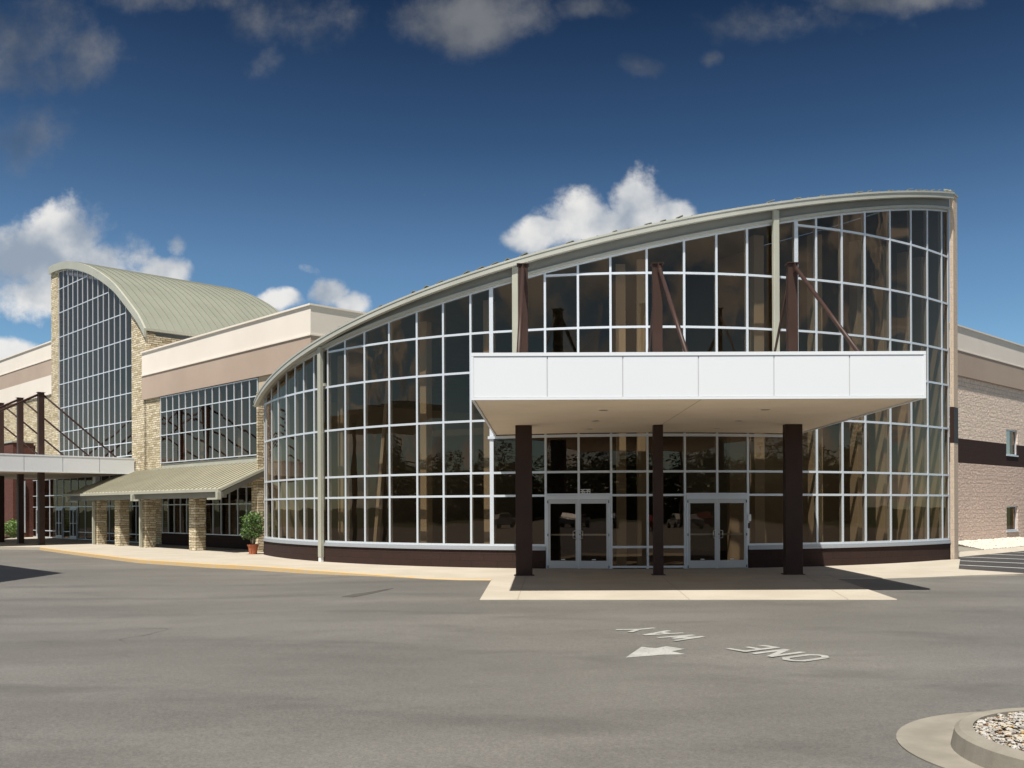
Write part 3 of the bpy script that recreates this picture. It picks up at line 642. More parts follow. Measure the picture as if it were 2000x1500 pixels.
# ------------------------------------------------------------------ stone tower with barrel roof
tower = thing('stone_tower', W(20, 0), 'tall stone tower with arched glass front and green-grey barrel roof', 'building')
PF = [(282.8, 642.4), (276, 628), (268.8, 614.4), (258, 599), (246.4, 583.6), (235, 569), (224, 555.6), (210, 543.5), (196, 533.2), (184, 526), (173.6, 520.6), (162, 516.5), (151.2, 513.6), (141, 512), (131.6, 511.4), (121, 512.8), (112, 515.8), (104, 519), (96.6, 523.4)]
hf = -.14
prof = [(Wa(x, hf), Wz(x, y, hf)) for x, y in PF]
def arch(a):
    if a <= prof[0][0]: return prof[0][1]
    for (a0, z0), (a1, z1_) in zip(prof, prof[1:]):
        if a0 <= a <= a1: return z0 + (z1_ - z0) * (a - a0) / (a1 - a0)
    return prof[-1][1]
def arched(parent, name, mat, h0, h1, dz_top, dz_bot, a_lo=None, a_hi=None):
    mb = MB(); pts = [(a, z) for a, z in prof]
    n_ = len(pts)
    for a, z in pts:
        for h_, dz in ((h0, dz_bot), (h1, dz_bot), (h1, dz_top), (h0, dz_top)): mb.v.append(tuple(W(a, h_, z + dz)))
    mb.f = [(0, 1, 2, 3), tuple((n_ - 1) * 4 + k for k in (3, 2, 1, 0))]
    for i in range(n_ - 1):
        for k in range(4): mb.f.append((i * 4 + k, i * 4 + (k + 1) % 4, (i + 1) * 4 + (k + 1) % 4, (i + 1) * 4 + k))
    return mb.build(name, mat, parent)
DEP = 10.2
tr_ = arched(tower, 'roof', MAT['roof_metal'], hf + .12, DEP, .03, -.08)
arched(tower, 'roof_edge', MAT['tan_metal'], hf, hf + .118, .05, -.42)
sm = MB(); hh = .25
while hh < DEP:
    for (a0, z0), (a1, z1_) in zip(prof, prof[1:]): sm.beam(W(a0, hh, z0 + .055), W(a1, hh, z1_ + .055), .04, .06, up=(Q, Q, 0) if False else (0, 0, 1))
    hh += .46
sm.build('seam', MAT['roof_metal'], tr_)
aGR, aGL = Wa(257.6), Wa(115.4); aTR, aTL = prof[0][0] + .05, prof[-1][0] - .03
def colwall(a0, a1, h0, h1, z0, n_, topf, mat, name='stone_wall'):
    mb = MB()
    for i in range(n_):
        b0, b1 = a0 + (a1 - a0) * i / n_, a0 + (a1 - a0) * (i + 1) / n_
        pl = [W(b0, h0), W(b1, h0), W(b1, h1), W(b0, h1)]
        mb.prism([(p.x, p.y) for p in pl], z0, [topf(b0), topf(b1), topf(b1), topf(b0)])
    return mb.build(name, mat, tower)
colwall(aTR, aGR - .03, 0, .5, 3.0, 8, lambda a: arch(a) - .30, MAT['stone']); colwall(aGL + .03, aTL, 0, .5, 4.0, 5, lambda a: arch(a) - .30, MAT['stone'])
MB().frame(W(aTR, .502, 4), W(aTR + .4, 0) - W(aTR, 0), W(0, 2.8) - W(0, 0), (0, 0, arch(aTR) - 4.36)).build('stone_wall', MAT['stone'], tower)
MB().frame(W(aTR + .12, 3.31, 4), W(aTR + .4, 0) - W(aTR, 0), W(0, DEP - 3.6) - W(0, 0), (0, 0, arch(aTR) - 4.36)).build('stucco_wall', MAT['mauve'], tower)
MB().frame(W(aTR - .06, 3.0, 8), W(.14, 0) - W(0, 0), W(0, .16) - W(0, 0), (0, 0, arch(aTR) - 8.4)).build('downspout', MAT['tan_metal'], tower)
MB().frame(W(aTR - .12, hf + .1, arch(aTR) - .12), W(.12, 0) - W(0, 0), W(0, DEP) - W(0, 0), (0, 0, .13)).build('gutter', MAT['tan_metal'], tower)
MB().frame(W(aTL - .4, .51, 4), W(.4, 0) - W(0, 0), W(0, DEP - .6) - W(0, 0), (0, 0, arch(aTL) - 4.36)).build('side_wall', MAT['cream'], tower)
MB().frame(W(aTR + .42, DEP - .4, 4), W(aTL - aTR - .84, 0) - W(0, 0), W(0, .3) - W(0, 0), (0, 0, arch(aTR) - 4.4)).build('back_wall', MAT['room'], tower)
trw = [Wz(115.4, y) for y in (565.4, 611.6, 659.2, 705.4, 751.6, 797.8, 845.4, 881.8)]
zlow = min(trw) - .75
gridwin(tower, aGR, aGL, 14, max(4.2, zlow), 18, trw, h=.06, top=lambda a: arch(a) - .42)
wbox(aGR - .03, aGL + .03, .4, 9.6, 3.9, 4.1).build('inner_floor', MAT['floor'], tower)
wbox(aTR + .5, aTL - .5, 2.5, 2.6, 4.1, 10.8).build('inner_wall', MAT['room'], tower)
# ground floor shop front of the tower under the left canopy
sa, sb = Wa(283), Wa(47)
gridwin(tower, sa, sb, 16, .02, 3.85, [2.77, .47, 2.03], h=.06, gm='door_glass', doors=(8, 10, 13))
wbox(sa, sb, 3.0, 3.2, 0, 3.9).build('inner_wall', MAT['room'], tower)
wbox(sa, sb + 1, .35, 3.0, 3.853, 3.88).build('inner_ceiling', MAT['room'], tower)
wbox(sa, sb, .12, 3.0, 0.0, .015).build('inner_floor', MAT['floor'], tower)
a_ = Wa(184, -.25); wbox(a_ - .22, a_ + .22, -.25, .0, 0.0, 3.78).build('pilaster', MAT['white'], tower)

# ------------------------------------------------------------------ far-left wing
far = thing('far_wing', W(40, 0), 'cream and mauve stucco wing over stone, left of the tower at the picture edge', 'building')
hl = .12
zz = [Wz(98, y, hl) for y in (668, 700, 733, 770)]
a0, a1 = aTL + .02, aTL + 26
wbox(a0, a1, hl, 6, zz[1], zz[0] - .06).build('parapet', MAT['cream'], far)
wbox(a0, a1, hl - .06, 6.03, zz[0] - .057, zz[0] + .02).build('parapet_cap', MAT['cream'], far)
wbox(a0, a1, hl - .03, 5.95, zz[1] - .07, zz[1] - .003).build('reveal_trim', MAT['cream'], far)
wbox(a0, a1, hl, 6, zz[2], zz[1] - .073).build('stucco_band', MAT['mauve'], far)
wbox(a0, a1, hl, 6, zz[3], zz[2] - .003).build('lower_band', MAT['cream'], far)
wbox(a0, a1, hl + .08, 6, 3.95, zz[3] - .003).build('stone_wall', MAT['stone'], far)
wbox(Wa(47) + .1, a1, hl + .08, 6, 0, 3.947).build('stone_wall', MAT['stone'], far)
bb = Wa(25.5, -1.2); zb_ = Wz(25.5, 864, -1.2)
blk = thing('brick_annex', W(bb + 3, -.6), 'small dark red brick annex beside the far left entrance', 'building')
wbox(bb, bb + 6, -1.2, .1, 0, zb_).build('wall', MAT['brown_brick'], blk)
wbox(bb - .05, bb + 6, -1.26, .1, zb_ + .003, zb_ + .12).build('cap', MAT['tan_metal'], blk)
gridwin(blk, Wa(36, -.5), bb - .08, 2, .3, 3.8, [2.77, 2.03], h=-.5)

# ------------------------------------------------------------------ left canopy
can2 = thing('side_canopy', W(17.9, -5), 'white flat canopy with a row of brown masts in front of the stone tower', 'canopy')
ca0, ca1, ch0, ch1, cz0, cz1 = 13.58, 26.4, -11.2, -.06, 3.78, 4.68
wbox(ca0 + .05, ca1 - .05, ch0 + .05, ch1, cz0 + .03, cz0 + .07).build('soffit', MAT['soffit'], can2)
wbox(ca0 + .05, ca1 - .05, ch0 + .05, ch1, cz1 - .12, cz1 - .07).build('roof_deck', MAT['white'], can2)
wbox(ca0 + .052, ca0 + .062, ch0 + .05, ch1, cz0 + .053, cz1 - .073).build('joint_backing', MAT['spandrel'], can2)
npn = 6
for i in range(npn):
    h0, h1 = ch0 + (ch1 - ch0) * i / npn, ch0 + (ch1 - ch0) * (i + 1) / npn
    for aa in (ca0, ca1 - .05): wbox(aa, aa + .05, h0 + .012, h1 - .012, cz0 + .053, cz1 - .073).build('fascia_panel', MAT['white'], can2)
for i in range(5):
    b0, b1 = ca0 + .06 + (ca1 - ca0 - .12) * i / 5, ca0 + .06 + (ca1 - ca0 - .12) * (i + 1) / 5
    wbox(b0 + .01, b1 - .01, ch0, ch0 + .05, cz0 + .053, cz1 - .073).build('fascia_panel', MAT['white'], can2)
for aa in (ca0 - .012, ca1 - .05):
    tmm = MB()
    for q0, q1 in ((cz0, cz0 + .05), (cz1 - .07, cz1)): tmm.frame(W(aa, ch0, q0), W(.062, 0) - W(0, 0), W(0, ch1 - ch0) - W(0, 0), (0, 0, q1 - q0))
    tmm.build('fascia_trim', MAT['white'], can2)
mps = [W(Wa(x, -4.53), -4.53) for x in (80.5, 40, 2)] + [W(25.2, -4.53)]
dirs = (Vector((-Q, Q, 0)), Vector((Q, Q, 0)))
canopy_posts_and_rods(can2, mps, 7.98, cz0 + .03, dirs, (.30,) * 4)
for p in mps:
    for sg, dd, rr in ((1, 3.95, .05), (-1, 6.1, .06)):
        MB().tube(p + dirs[1] * (.14 * sg) + VZ * 7.86, p + dirs[1] * (dd * sg) + VZ * (cz1 - .05), rr, 12).build('tie_rod', MAT['brown'], can2, smooth=True)

# ------------------------------------------------------------------ right-hand building
rb = thing('block_wing', (24, 50, 0), 'right-hand wing of split-face block with a brown band and two narrow windows', 'building')
d2 = Vector((.7165, .6975, 0)); n2 = Vector((d2.y, -d2.x, 0)); o2 = Vector((19.7, 45.0, 0)) - d2 * 1.4
def rbox(u0, u1, h0, h1, z0, z1): return MB().frame(o2 + d2 * u0 + n2 * h1 + VZ * z0, d2 * (u1 - u0), n2 * (h0 - h1), (0, 0, z1 - z0))
LEN = 16
def Ru(x):
    k = (x - PX) / F; return (k * o2.y - o2.x) / (d2.x - k * d2.y)
def Rz(x, y): return EYE + (yh(x) - y) * (o2 + d2 * Ru(x)).y / F
z_t, z_d, z_m, z_b1, z_b0 = Rz(1873, 637), Rz(1873, 683.4), Rz(1873, 734), Rz(1873, 856), Rz(1873, 903.6)
rbox(0, LEN, 0.10, -5, z_d, z_t - .06).build('parapet', MAT['cream'], rb); rbox(0, LEN, .15, -5, z_t - .057, z_t + .01).build('parapet_cap', MAT['cream'], rb)
rbox(0, LEN, .12, -5, z_d - .06, z_d - .003).build('reveal_trim', MAT['cream'], rb)
rbox(0, LEN, .10, -5, z_m, z_d - .063).build('stucco_band', MAT['mauve'], rb)
wu0, wu1 = Ru(1966), Ru(1988)
wins = [(Rz(1966, 888), Rz(1966, 838)), (Rz(1966, 1037), Rz(1966, 988))]
MAT['split_light'] = masonry('split_face_block_cream', [(0.74, 0.61, 0.51), (0.77, 0.64, 0.535)], (0.60, 0.48, 0.38), 0.42, 0.21, 0.008, distort=0.03, bs=0.7, bd=0.05, nsc=9, nb=2.0)
segs = [(-.15, z_b0, 'split'), (z_b0, z_b1, 'brown_block'), (z_b1, z_m, 'split_light')]
for q0, q1, mt in segs:
    nm = {'split': 'block_wall', 'brown_block': 'brown_band', 'split_light': 'block_wall'}[mt]
    q1 -= .003
    rbox(0, wu0, 0, -.4, q0, q1).build(nm, MAT[mt], rb); rbox(wu1, LEN, 0, -.4, q0, q1).build(nm, MAT[mt], rb)
    cuts = [q0] + [c for wz in wins for c in wz if q0 < c < q1] + [q1]; cuts = sorted(cuts)
    for c0, c1 in zip(cuts, cuts[1:]):
        mid = (c0 + c1) / 2
        if not any(wz[0] < mid < wz[1] for wz in wins): rbox(wu0 + .001, wu1 - .001, -.0, -.4, c0, c1).build(nm, MAT[mt], rb)
for (q0, q1) in wins:
    fw = MB(); B = lambda u0, u1, z0, z1: fw.frame(o2 + d2 * u0 - n2 * .16 + VZ * z0, d2 * (u1 - u0), n2 * .10, (0, 0, z1 - z0))
    B(wu0, wu0 + .06, q0, q1); B(wu1 - .06, wu1, q0, q1); B(wu0 + .06, wu1 - .06, q1 - .06, q1); B(wu0 + .06, wu1 - .06, q0, q0 + .06)
    wn = fw.build('window', MAT['alum'], rb)
    MB().quad(*[o2 + d2 * u_ - n2 * .12 + VZ * z_ for u_, z_ in ((wu0, q0), (wu1, q0), (wu1, q1), (wu0, q1))]).build('pane', MAT['wing_glass'], wn, recalc=False)
    rbox(wu0 - .03, wu1 + .03, .04, -.15, q0 - .06, q0 + .0).build('sill', MAT['alum'], rb)
    rbox(wu0 - .2, wu1 + .2, -1.4, -1.5, q0 - .3, q1 + .3).build('inner_wall', MAT['room'], rb)

# ------------------------------------------------------------------ ground
AZ = -0.13
def lot(name, x0, x1, y0, y1, step, zf, mat):
    mb = MB(); nx, ny = int((x1 - x0) / step), int((y1 - y0) / step)
    for j in range(ny + 1):
        for i in range(nx + 1):
            x, y = x0 + (x1 - x0) * i / nx, y0 + (y1 - y0) * j / ny; mb.v.append((x, y, zf(x, y)))
    mb.f = [(j * (nx + 1) + i, j * (nx + 1) + i + 1, (j + 1) * (nx + 1) + i + 1, (j + 1) * (nx + 1) + i) for j in range(ny) for i in range(nx)]
    return tag(mb.build(name, mat, recalc=False, smooth=True), kind='structure')
def sst(a, b, v):
    t_ = min(1, max(0, (v - a) / (b - a))); return t_ * t_ * (3 - 2 * t_)
def az_(x, y):
    m_ = sst(-8.5, -2.6, x) * sst(9, 16.5, y)
    return AZ + (-.018 - AZ) * m_ - .05 * sst(9, 14, x) * sst(12, 20, y)
gm_ = MB().quad((-1500, -1500, -.32), (1500, -1500, -.32), (1500, 1500, -.32), (-1500, 1500, -.32)).build('ground', MAT['grass'], recalc=False); tag(gm_, kind='structure')
lot('parking_lot', -70, 70, -60, 80, 0.7, az_, MAT['asphalt'])
def gpoly(pts, z=0.0): return [G(x, y, z) for x, y in pts]
# entrance slab and walks (real steps above the asphalt)
slab = gpoly([(936, 1170), (1752, 1170), (1633, 1129.6)])
slab_poly = [slab[0], slab[1], slab[2], (8.3, 29.6), (5, 29.2), (0, 29.3), G(973, 1109)]
tag(MB().prism(slab_poly, -.15, 0.0).build('entrance_slab', MAT['concrete'], bevel=.012), kind='structure')
js = MB()
for p, q in (((1010.6, 1170), (1027, 1124)), ((1345, 1170), (1290, 1124)), ((1655, 1170), (1570, 1122)), ((973, 1109.5), (1000, 1109))):
    a, b = G(*p), G(*q); js.beam((*a, .0015), (*b, .0015), .018, .003)
a, b = G(962, 1126), G(1640, 1126)
tag(js.build('slab_joint', mottled('joint', (.26, .22, .17), (.3, .26, .2)), ), kind='structure')
curb_px = [(-60, 1066), (0, 1068), (84, 1068.6), (140, 1076), (280, 1092.5), (420, 1101), (480, 1103.5), (560, 1108.6), (610, 1112.5), (740, 1121.5), (844, 1129), (900, 1131), (961, 1131.5)]
cg = gpoly(curb_px)
back = [(-1.3, 29.6), (-4, 31), (-8, 34), (-11, 38.5), (-12, 41), W(0, .1)[:2], W(12, .1)[:2], W(34, .1)[:2]]
tag(MB().prism([tuple(p) for p in cg[::1]] + [G(973, 1109.6)] + [tuple(b) for b in back], -.15, -.001).build('sidewalk', MAT['concrete']), kind='structure')
cu = MB(); nC = len(cg)
def off_pt(i, d):
    p0 = Vector(cg[max(0, i - 1)]); p1 = Vector(cg[min(nC - 1, i + 1)]); t_ = (p1 - p0).normalized(); return Vector(cg[i]) + Vector((t_.y, -t_.x)) * d
prof_c = ((0.02, .002), (-.10, .004), (-.16, -.01), (-.185, -.16), (0.02, -.16))
for i in range(2, nC):
    z_s = 1.0
    for d, z in prof_c:
        p = off_pt(i, -d); cu.v.append((p.x, p.y, z))
mC = len(prof_c)
cu.f = [tuple(range(mC))[::-1]] + [(i * mC + j, (i + 1) * mC + j, (i + 1) * mC + (j + 1) % mC, i * mC + (j + 1) % mC) for i in range(nC - 3) for j in range(mC)] + [tuple((nC - 3) * mC + k for k in range(mC))]
tag(cu.build('yellow_curb', MAT['yellow']), kind='structure')
# walk at the right and the newer dark lot behind it
rw = [slab[2], G(1723, 1129, -.0), G(1804, 1126.5), G(1900, 1122.5), G(1985, 1120.2), G(2000, 1119.4), G(1872, 1111.2), (14.6, 33.2), (12, 31.6), (8.3, 29.65)]
tag(MB().prism(rw, -.25, -.002).build('side_walk', MAT['concrete'], bevel=.01), kind='structure')
nz_ = -.06
na = [G(1850, 1110.4, nz_), G(1872, 1111.6, nz_), G(2000, 1119.8, nz_), G(2100, 1125, nz_), (60, 62), (30, 62), (14.8, 36)]
tag(MB().prism(na, nz_ - .3, nz_).build('side_lot', MAT['new_asphalt']), kind='structure')
for i, ((x0, y0), (x1, y1)) in enumerate((((1830, 1101.3), (2010, 1110.5)), ((1830, 1093.3), (2010, 1100.8)), ((1874, 1087.6), (2010, 1092.8)), ((1930, 1082.3), (2010, 1085.4)), ((1968, 1077.6), (2010, 1079.4)))):
    a, b = G(x0, y0, nz_), G(x1, y1, nz_); o = MB().beam((*a, nz_ + .003), (*b, nz_ + .003), .13, .004).build('parking_line', MAT['line'])
    tag(o, ('white parking line nearest the walk on the dark lot', 'second white parking line from the walk on the dark lot', 'middle white parking line of the five on the dark lot', 'white parking line second nearest the gravel curb', 'short white parking line next to the gravel curb')[i], 'parking line', 'parking lines on the dark side lot')
ctp = [G(1840, 1080.6, .05), G(1872, 1078, .05), G(1936, 1072.5, .05), G(2000, 1067.2, .05), G(2080, 1060.8, .05)]
cbt = [G(1840, 1090.5, nz_), G(1872, 1087.6, nz_), G(1936, 1082, nz_), G(2000, 1075.8, nz_), G(2080, 1069, nz_)]
cbm = MB()
for (x0, y0), (x1, y1) in zip(ctp, cbt):
    mx_ = (x0 + (x1 - x0) * .45, y0 + (y1 - y0) * .45)
    cbm.v += [(x0, y0, .05), (*mx_, .045), (x1 * .6 + mx_[0] * .4, y1 * .6 + mx_[1] * .4, nz_ + .01), (x1, y1, nz_ + .004), (x1, y1, -.3), (x0, y0, -.3)]
cbm.f = [(i * 6 + j, (i + 1) * 6 + j, (i + 1) * 6 + (j + 1) % 6, i * 6 + (j + 1) % 6) for i in range(4) for j in range(6)] + [(0, 1, 2, 3, 4, 5), (29, 28, 27, 26, 25, 24)]
tag(cbm.build('side_curb', MAT['concrete']), kind='structure')

# gravel: many small stones as one object
def stones(name, pts, size, mats, label, zf=None):
    mb = MB(); me = None
    for (x, y, z) in pts:
        s = size * random.uniform(.6, 1.35); rx, ry, rz = [s * random.uniform(.6, 1.2) for _ in range(3)]; an = random.uniform(0, 6.28)
        ca, sa_ = math.cos(an), math.sin(an); vs = []
        for vx, vy, vz in ((1, 0, 0), (-1, 0, 0), (0, 1, 0), (0, -1, 0), (0, 0, .75), (0, 0, -.75), (.6, .6, .5), (-.6, .6, .4), (.6, -.6, .35), (-.6, -.6, .5)):
            vx += random.uniform(-.2, .2); vy += random.uniform(-.2, .2)
            X = vx * rx; Y = vy * ry; vs.append((x + X * ca - Y * sa_, y + X * sa_ + Y * ca, z + vz * rz * .8))
        b = bmesh.new(); bv = [b.verts.new(v) for v in vs]; r_ = bmesh.ops.convex_hull(b, input=bv); b.verts.index_update()
        idx = {v: k for k, v in enumerate(b.verts)}
        mb.add([v.co[:] for v in b.verts], [tuple(idx[v] for v in f.verts) for f in b.faces]); b.free()
    o = mb.build(name, mats, recalc=False); tag(o, label, 'gravel', kind='stuff'); return o
def gravel_mat():
    m, t, b = newmat('pale_gravel', (.6, .58, .55), .8, 0, .3)
    g = N(t, 'ShaderNodeNewGeometry'); rp = N(t, 'ShaderNodeValToRGB'); L(t, g.outputs['Random Per Island'], rp.inputs[0]); c = rp.color_ramp
    c.interpolation = 'CONSTANT'; c.elements[0].color = (.33, .31, .28, 1); c.elements[1].position = .9; c.elements[1].color = (.14, .075, .04, 1)
    for p_, cc in ((.25, (.25, .235, .21, 1)), (.45, (.40, .385, .35, 1)), (.65, (.25, .22, .19, 1)), (.78, (.36, .31, .23, 1)), (.96, (.28, .17, .05, 1))):
        e = c.elements.new(p_); e.color = cc
    L(t, rp.outputs[0], b.inputs['Base Color']); return m
MAT['gravel'] = gravel_mat()
MAT['gravel_white'] = mottled('white_gravel', (.40, .365, .31), (.50, .465, .40), .8, 6, 60, .1)
random.seed(11)
u0, u1 = 0.6, 9
pts = []
for _ in range(15000):
    uu = random.uniform(-7.5, u1); p = o2 + d2 * uu + n2 * random.uniform(0.05, 6.8)
    q = random.random()
    # keep the stones behind the curb line
    xc = None
    for (xa, ya2), (xb, yb2) in zip(ctp, ctp[1:]):
        pass
    A_, B_ = Vector(ctp[1]), Vector(ctp[3]); dd = (B_ - A_).normalized(); nn_ = Vector((dd.y, -dd.x)); side = (Vector((p.x, p.y)) - A_).dot(nn_)
    if side > -.04 or (p.x - CX) ** 2 + (p.y - CY) ** 2 < 245: continue
    dw = (Vector((p.x, p.y)) - Vector((o2.x, o2.y))).dot(Vector((n2.x, n2.y)))
    pts.append((p.x, p.y, .05 + .12 * max(0, 1 - dw / 1.6)))
stones('gravel_strip', pts, .085, MAT['gravel_white'], 'white gravel strip along the foot of the block wall at right')
gb = MB().prism([ctp[0], ctp[1], ctp[2], ctp[3], ctp[4], tuple((o2 + d2 * 14)[:2]), tuple((o2)[:2])], -.3, .03); tag(gb.build('planting_bed', MAT['curb']), kind='structure')

# island bottom right
IC = Vector((4.47, 7.42)); GC = Vector((4.40, 7.62))
def ell(c, r, n=64, sx=1.0, sy=1.0): return [(c.x + r * sx * math.cos(2 * math.pi * k / n), c.y + r * sy * math.sin(2 * math.pi * k / n)) for k in range(n)]
def ring(c0, r0, z0, c1, r1, z1, mb, n=64):
    A_, B_ = ell(c0, r0, n), ell(c1, r1, n); b0 = len(mb.v); mb.v += [(*p, z0) for p in A_] + [(*p, z1) for p in B_]
    mb.f += [(b0 + i, b0 + (i + 1) % n, b0 + n + (i + 1) % n, b0 + n + i) for i in range(n)]
za = AZ
mb = MB(); ring(GC, 1.47, za - .05, GC, 1.47, za + .012, mb); ring(GC, 1.47, za + .012, IC, 1.17, za + .006, mb)
tag(mb.build('island_gutter', MAT['curb'], recalc=False, smooth=False), kind='structure')
mb = MB(); ring(IC, 1.19, za - .02, IC, 1.155, za + .14, mb); ring(IC, 1.155, za + .14, IC, 1.12, za + .165, mb); ring(IC, 1.12, za + .165, IC, 1.015, za + .165, mb); ring(IC, 1.015, za + .165, IC, 1.008, za + .05, mb)
tag(mb.build('island_curb', MAT['curb'], recalc=False, smooth=False), kind='structure')
mb = MB().prism(ell(IC, 1.005), za + .02, za + .125); tag(mb.build('island_soil', MAT['bark']), kind='structure')
pts = []
while len(pts) < 4200:
    x, y = random.uniform(-1, 1), random.uniform(-1, 1)
    if x * x + y * y < 1: pts.append((IC.x + x * .995, IC.y + y * .995, za + .145 + .05 * (1 - x * x - y * y) + random.uniform(-.01, .012)))
stones('island_gravel', pts, .020, MAT['gravel'], 'mixed pale gravel filling the round curbed island at lower right')

# painted letters and arrow on the asphalt, read from the far side
GL = {'O': [((.0, .15), (.0, .85)), ((.0, .85), (.25, 1)), ((.25, 1), (.55, 1)), ((.55, 1), (.8, .85)), ((.8, .85), (.8, .15)), ((.8, .15), (.55, 0)), ((.55, 0), (.25, 0)), ((.25, 0), (.0, .15))],
      'N': [((0, 0), (0, 1)), ((0, 1), (.8, 0)), ((.8, 0), (.8, 1))],
      'E': [((.8, 0), (0, 0)), ((0, 0), (0, 1)), ((0, 1), (.8, 1)), ((0, .5), (.65, .5))],
      'W': [((0, 1), (.2, 0)), ((.2, 0), (.45, .8)), ((.45, .8), (.7, 0)), ((.7, 0), (.9, 1))],
      'A': [((0, 0), (.4, 1)), ((.4, 1), (.8, 0)), ((.15, .35), (.65, .35))],
      'Y': [((.4, 0), (.4, .5)), ((.4, .5), (0, 1)), ((.4, .5), (.8, 1))]}
def ground_word(word, o, d, pitch, wd, ht, label):
    d = Vector((*d, 0)).normalized(); upv = Vector((-d.y, d.x, 0)); mb = MB()
    for k, ch in enumerate(word):
        segs = [((x0 * wd, y0 * ht), (x1 * wd, y1 * ht)) for (x0, y0), (x1, y1) in GL[ch]]
        oo = Vector((o[0], o[1], 0)) + d * (k * pitch) 
        zz_ = az_(oo.x, oo.y) + .004
        strokes(mb, segs, oo + Vector((0, 0, zz_)), d, upv, Vector((0, 0, 1)), .092, .0015)
    return tag(mb.build('pavement_lettering', MAT['paint']), label, 'road marking')
def gz(x, y):
    z = -.05
    for _ in range(6): p = G(x, y, z); z = az_(*p)
    return G(x, y, z)
a, b = gz(1600, 1278), gz(1500, 1264); dv = Vector((b[0] - a[0], b[1] - a[1]))
dW = Vector((-.56, .83)).normalized(); uW = Vector((-dW.y, dW.x))
def start(px0): p = Vector(gz(*px0)); return p
p = start((1620, 1284)); ground_word('ONE', p, dW, .45, .35, .60, 'worn white word ONE painted on the asphalt, upside down to the viewer')
p = start((1377, 1245)); ground_word('WAY', p, dW, .50, .39, .58, 'worn white word WAY painted on the asphalt above the arrow')
ar = [gz(*q) for q in ((1220.8, 1285.2), (1252, 1264), (1279, 1267), (1300, 1263), (1337, 1268.4), (1311, 1273), (1337, 1278.5), (1296, 1279.5))]
mb = MB().prism(ar, [az_(*q) + .003 for q in ar], [az_(*q) + .007 for q in ar]); tag(mb.build('pavement_arrow', MAT['paint']), 'white painted arrow pointing left on the asphalt below WAY', 'road marking')
mb = MB(); sp = [gz(*q) for q in ((666, 1166), (690, 1160.5), (722, 1156.5), (752, 1151), (768, 1149), (756, 1152.5), (728, 1159), (708, 1163), (690, 1166.5))]
mb.prism(sp, [az_(*q) + .002 for q in sp], [az_(*q) + .005 for q in sp]); tag(mb.build('asphalt_patch', MAT['oil']), kind='structure')

# ------------------------------------------------------------------ plants
def leafball(mb, c, rx, rz, n, size, flat=.0, clumps=0):
    cl = [(random.gauss(0, .5), random.gauss(0, .5), random.gauss(0, .5)) for _ in range(clumps)] if clumps else None
    for _ in range(n):
        while True:
            x, y, z = (random.uniform(-1, 1) for _ in range(3)); d = x * x + y * y + z * z
            if d < 1 and random.random() < .25 + d * .75: break
        if cl:
            k = random.choice(cl); x, y, z = k[0] + x * .5, k[1] + y * .5, k[2] + z * .45
        p = Vector((c[0] + x * rx, c[1] + y * rx, c[2] + z * rz))
        a = Vector((random.gauss(0, 1), random.gauss(0, 1), random.gauss(0, .6) - flat)).normalized(); b = a.orthogonal().normalized()
        b = (Matrix.Rotation(random.uniform(0, 6.28), 3, a) @ b); s = size * random.uniform(.6, 1.3)
        mb.add([p, p + a * s * .5 + b * s * .22, p + a * s, p + a * s * .5 - b * s * .22], [(0, 1, 2, 3)])
random.seed(21)
pp = G(494, 1082.4); pot = thing('potted_tree', (*pp, 0), 'leafy potted ficus in a terracotta pot where the porch meets the glass hall', 'potted plant')
MB().lathe((*pp, 0), [(.0, .0), (.15, 0), (.205, .33), (.225, .335), (.23, .40), (.205, .40), (.20, .35), (0, .35)], 32).build('pot', MAT['terracotta'], pot, smooth=False)
tk = MB()
for k in range(5):
    an = k * 1.3; b0 = Vector((pp[0] + .05 * math.cos(an), pp[1] + .05 * math.sin(an), .34)); b1 = b0 + Vector((.10 * math.cos(an), .10 * math.sin(an), .42)); b2 = b1 + Vector((.14 * math.cos(an + 1), .14 * math.sin(an + 1), .5))
    tk.tube(b0, b1, .020, 7, .014); tk.tube(b1, b2, .014, 6, .007)
tk.build('trunk', MAT['bark'], pot)
lb = MB(); leafball(lb, (pp[0], pp[1], 1.15), .38, .54, 800, .11, .35); leafball(lb, (pp[0] - .05, pp[1], .95), .45, .35, 600, .10, .35); leafball(lb, (pp[0] + .05, pp[1], 1.45), .30, .28, 300, .10, .2)
for k in range(26):
    an = random.uniform(0, 6.28); q_ = Vector((pp[0], pp[1], 1.15)) + Vector((math.cos(an) * .40, math.sin(an) * .40, random.uniform(-.45, .55))); leafball(lb, q_, .12, .14, 26, .10, .3)
lb.build('foliage', MAT['leaf'], pot, recalc=False)
sp_ = G(25, 1051); shrub = thing('shrub', (*sp_, 0), 'bright green shrub beside the brown posts at the far left entrance', 'shrub')
lb = MB(); leafball(lb, (sp_[0], sp_[1], .62), .55, .62, 1500, .12, .1); lb.build('foliage', MAT['bush'], shrub, recalc=False)
MB().tube((*sp_, 0), (*sp_, .5), .03, 7).build('stem', MAT['bark'], shrub)

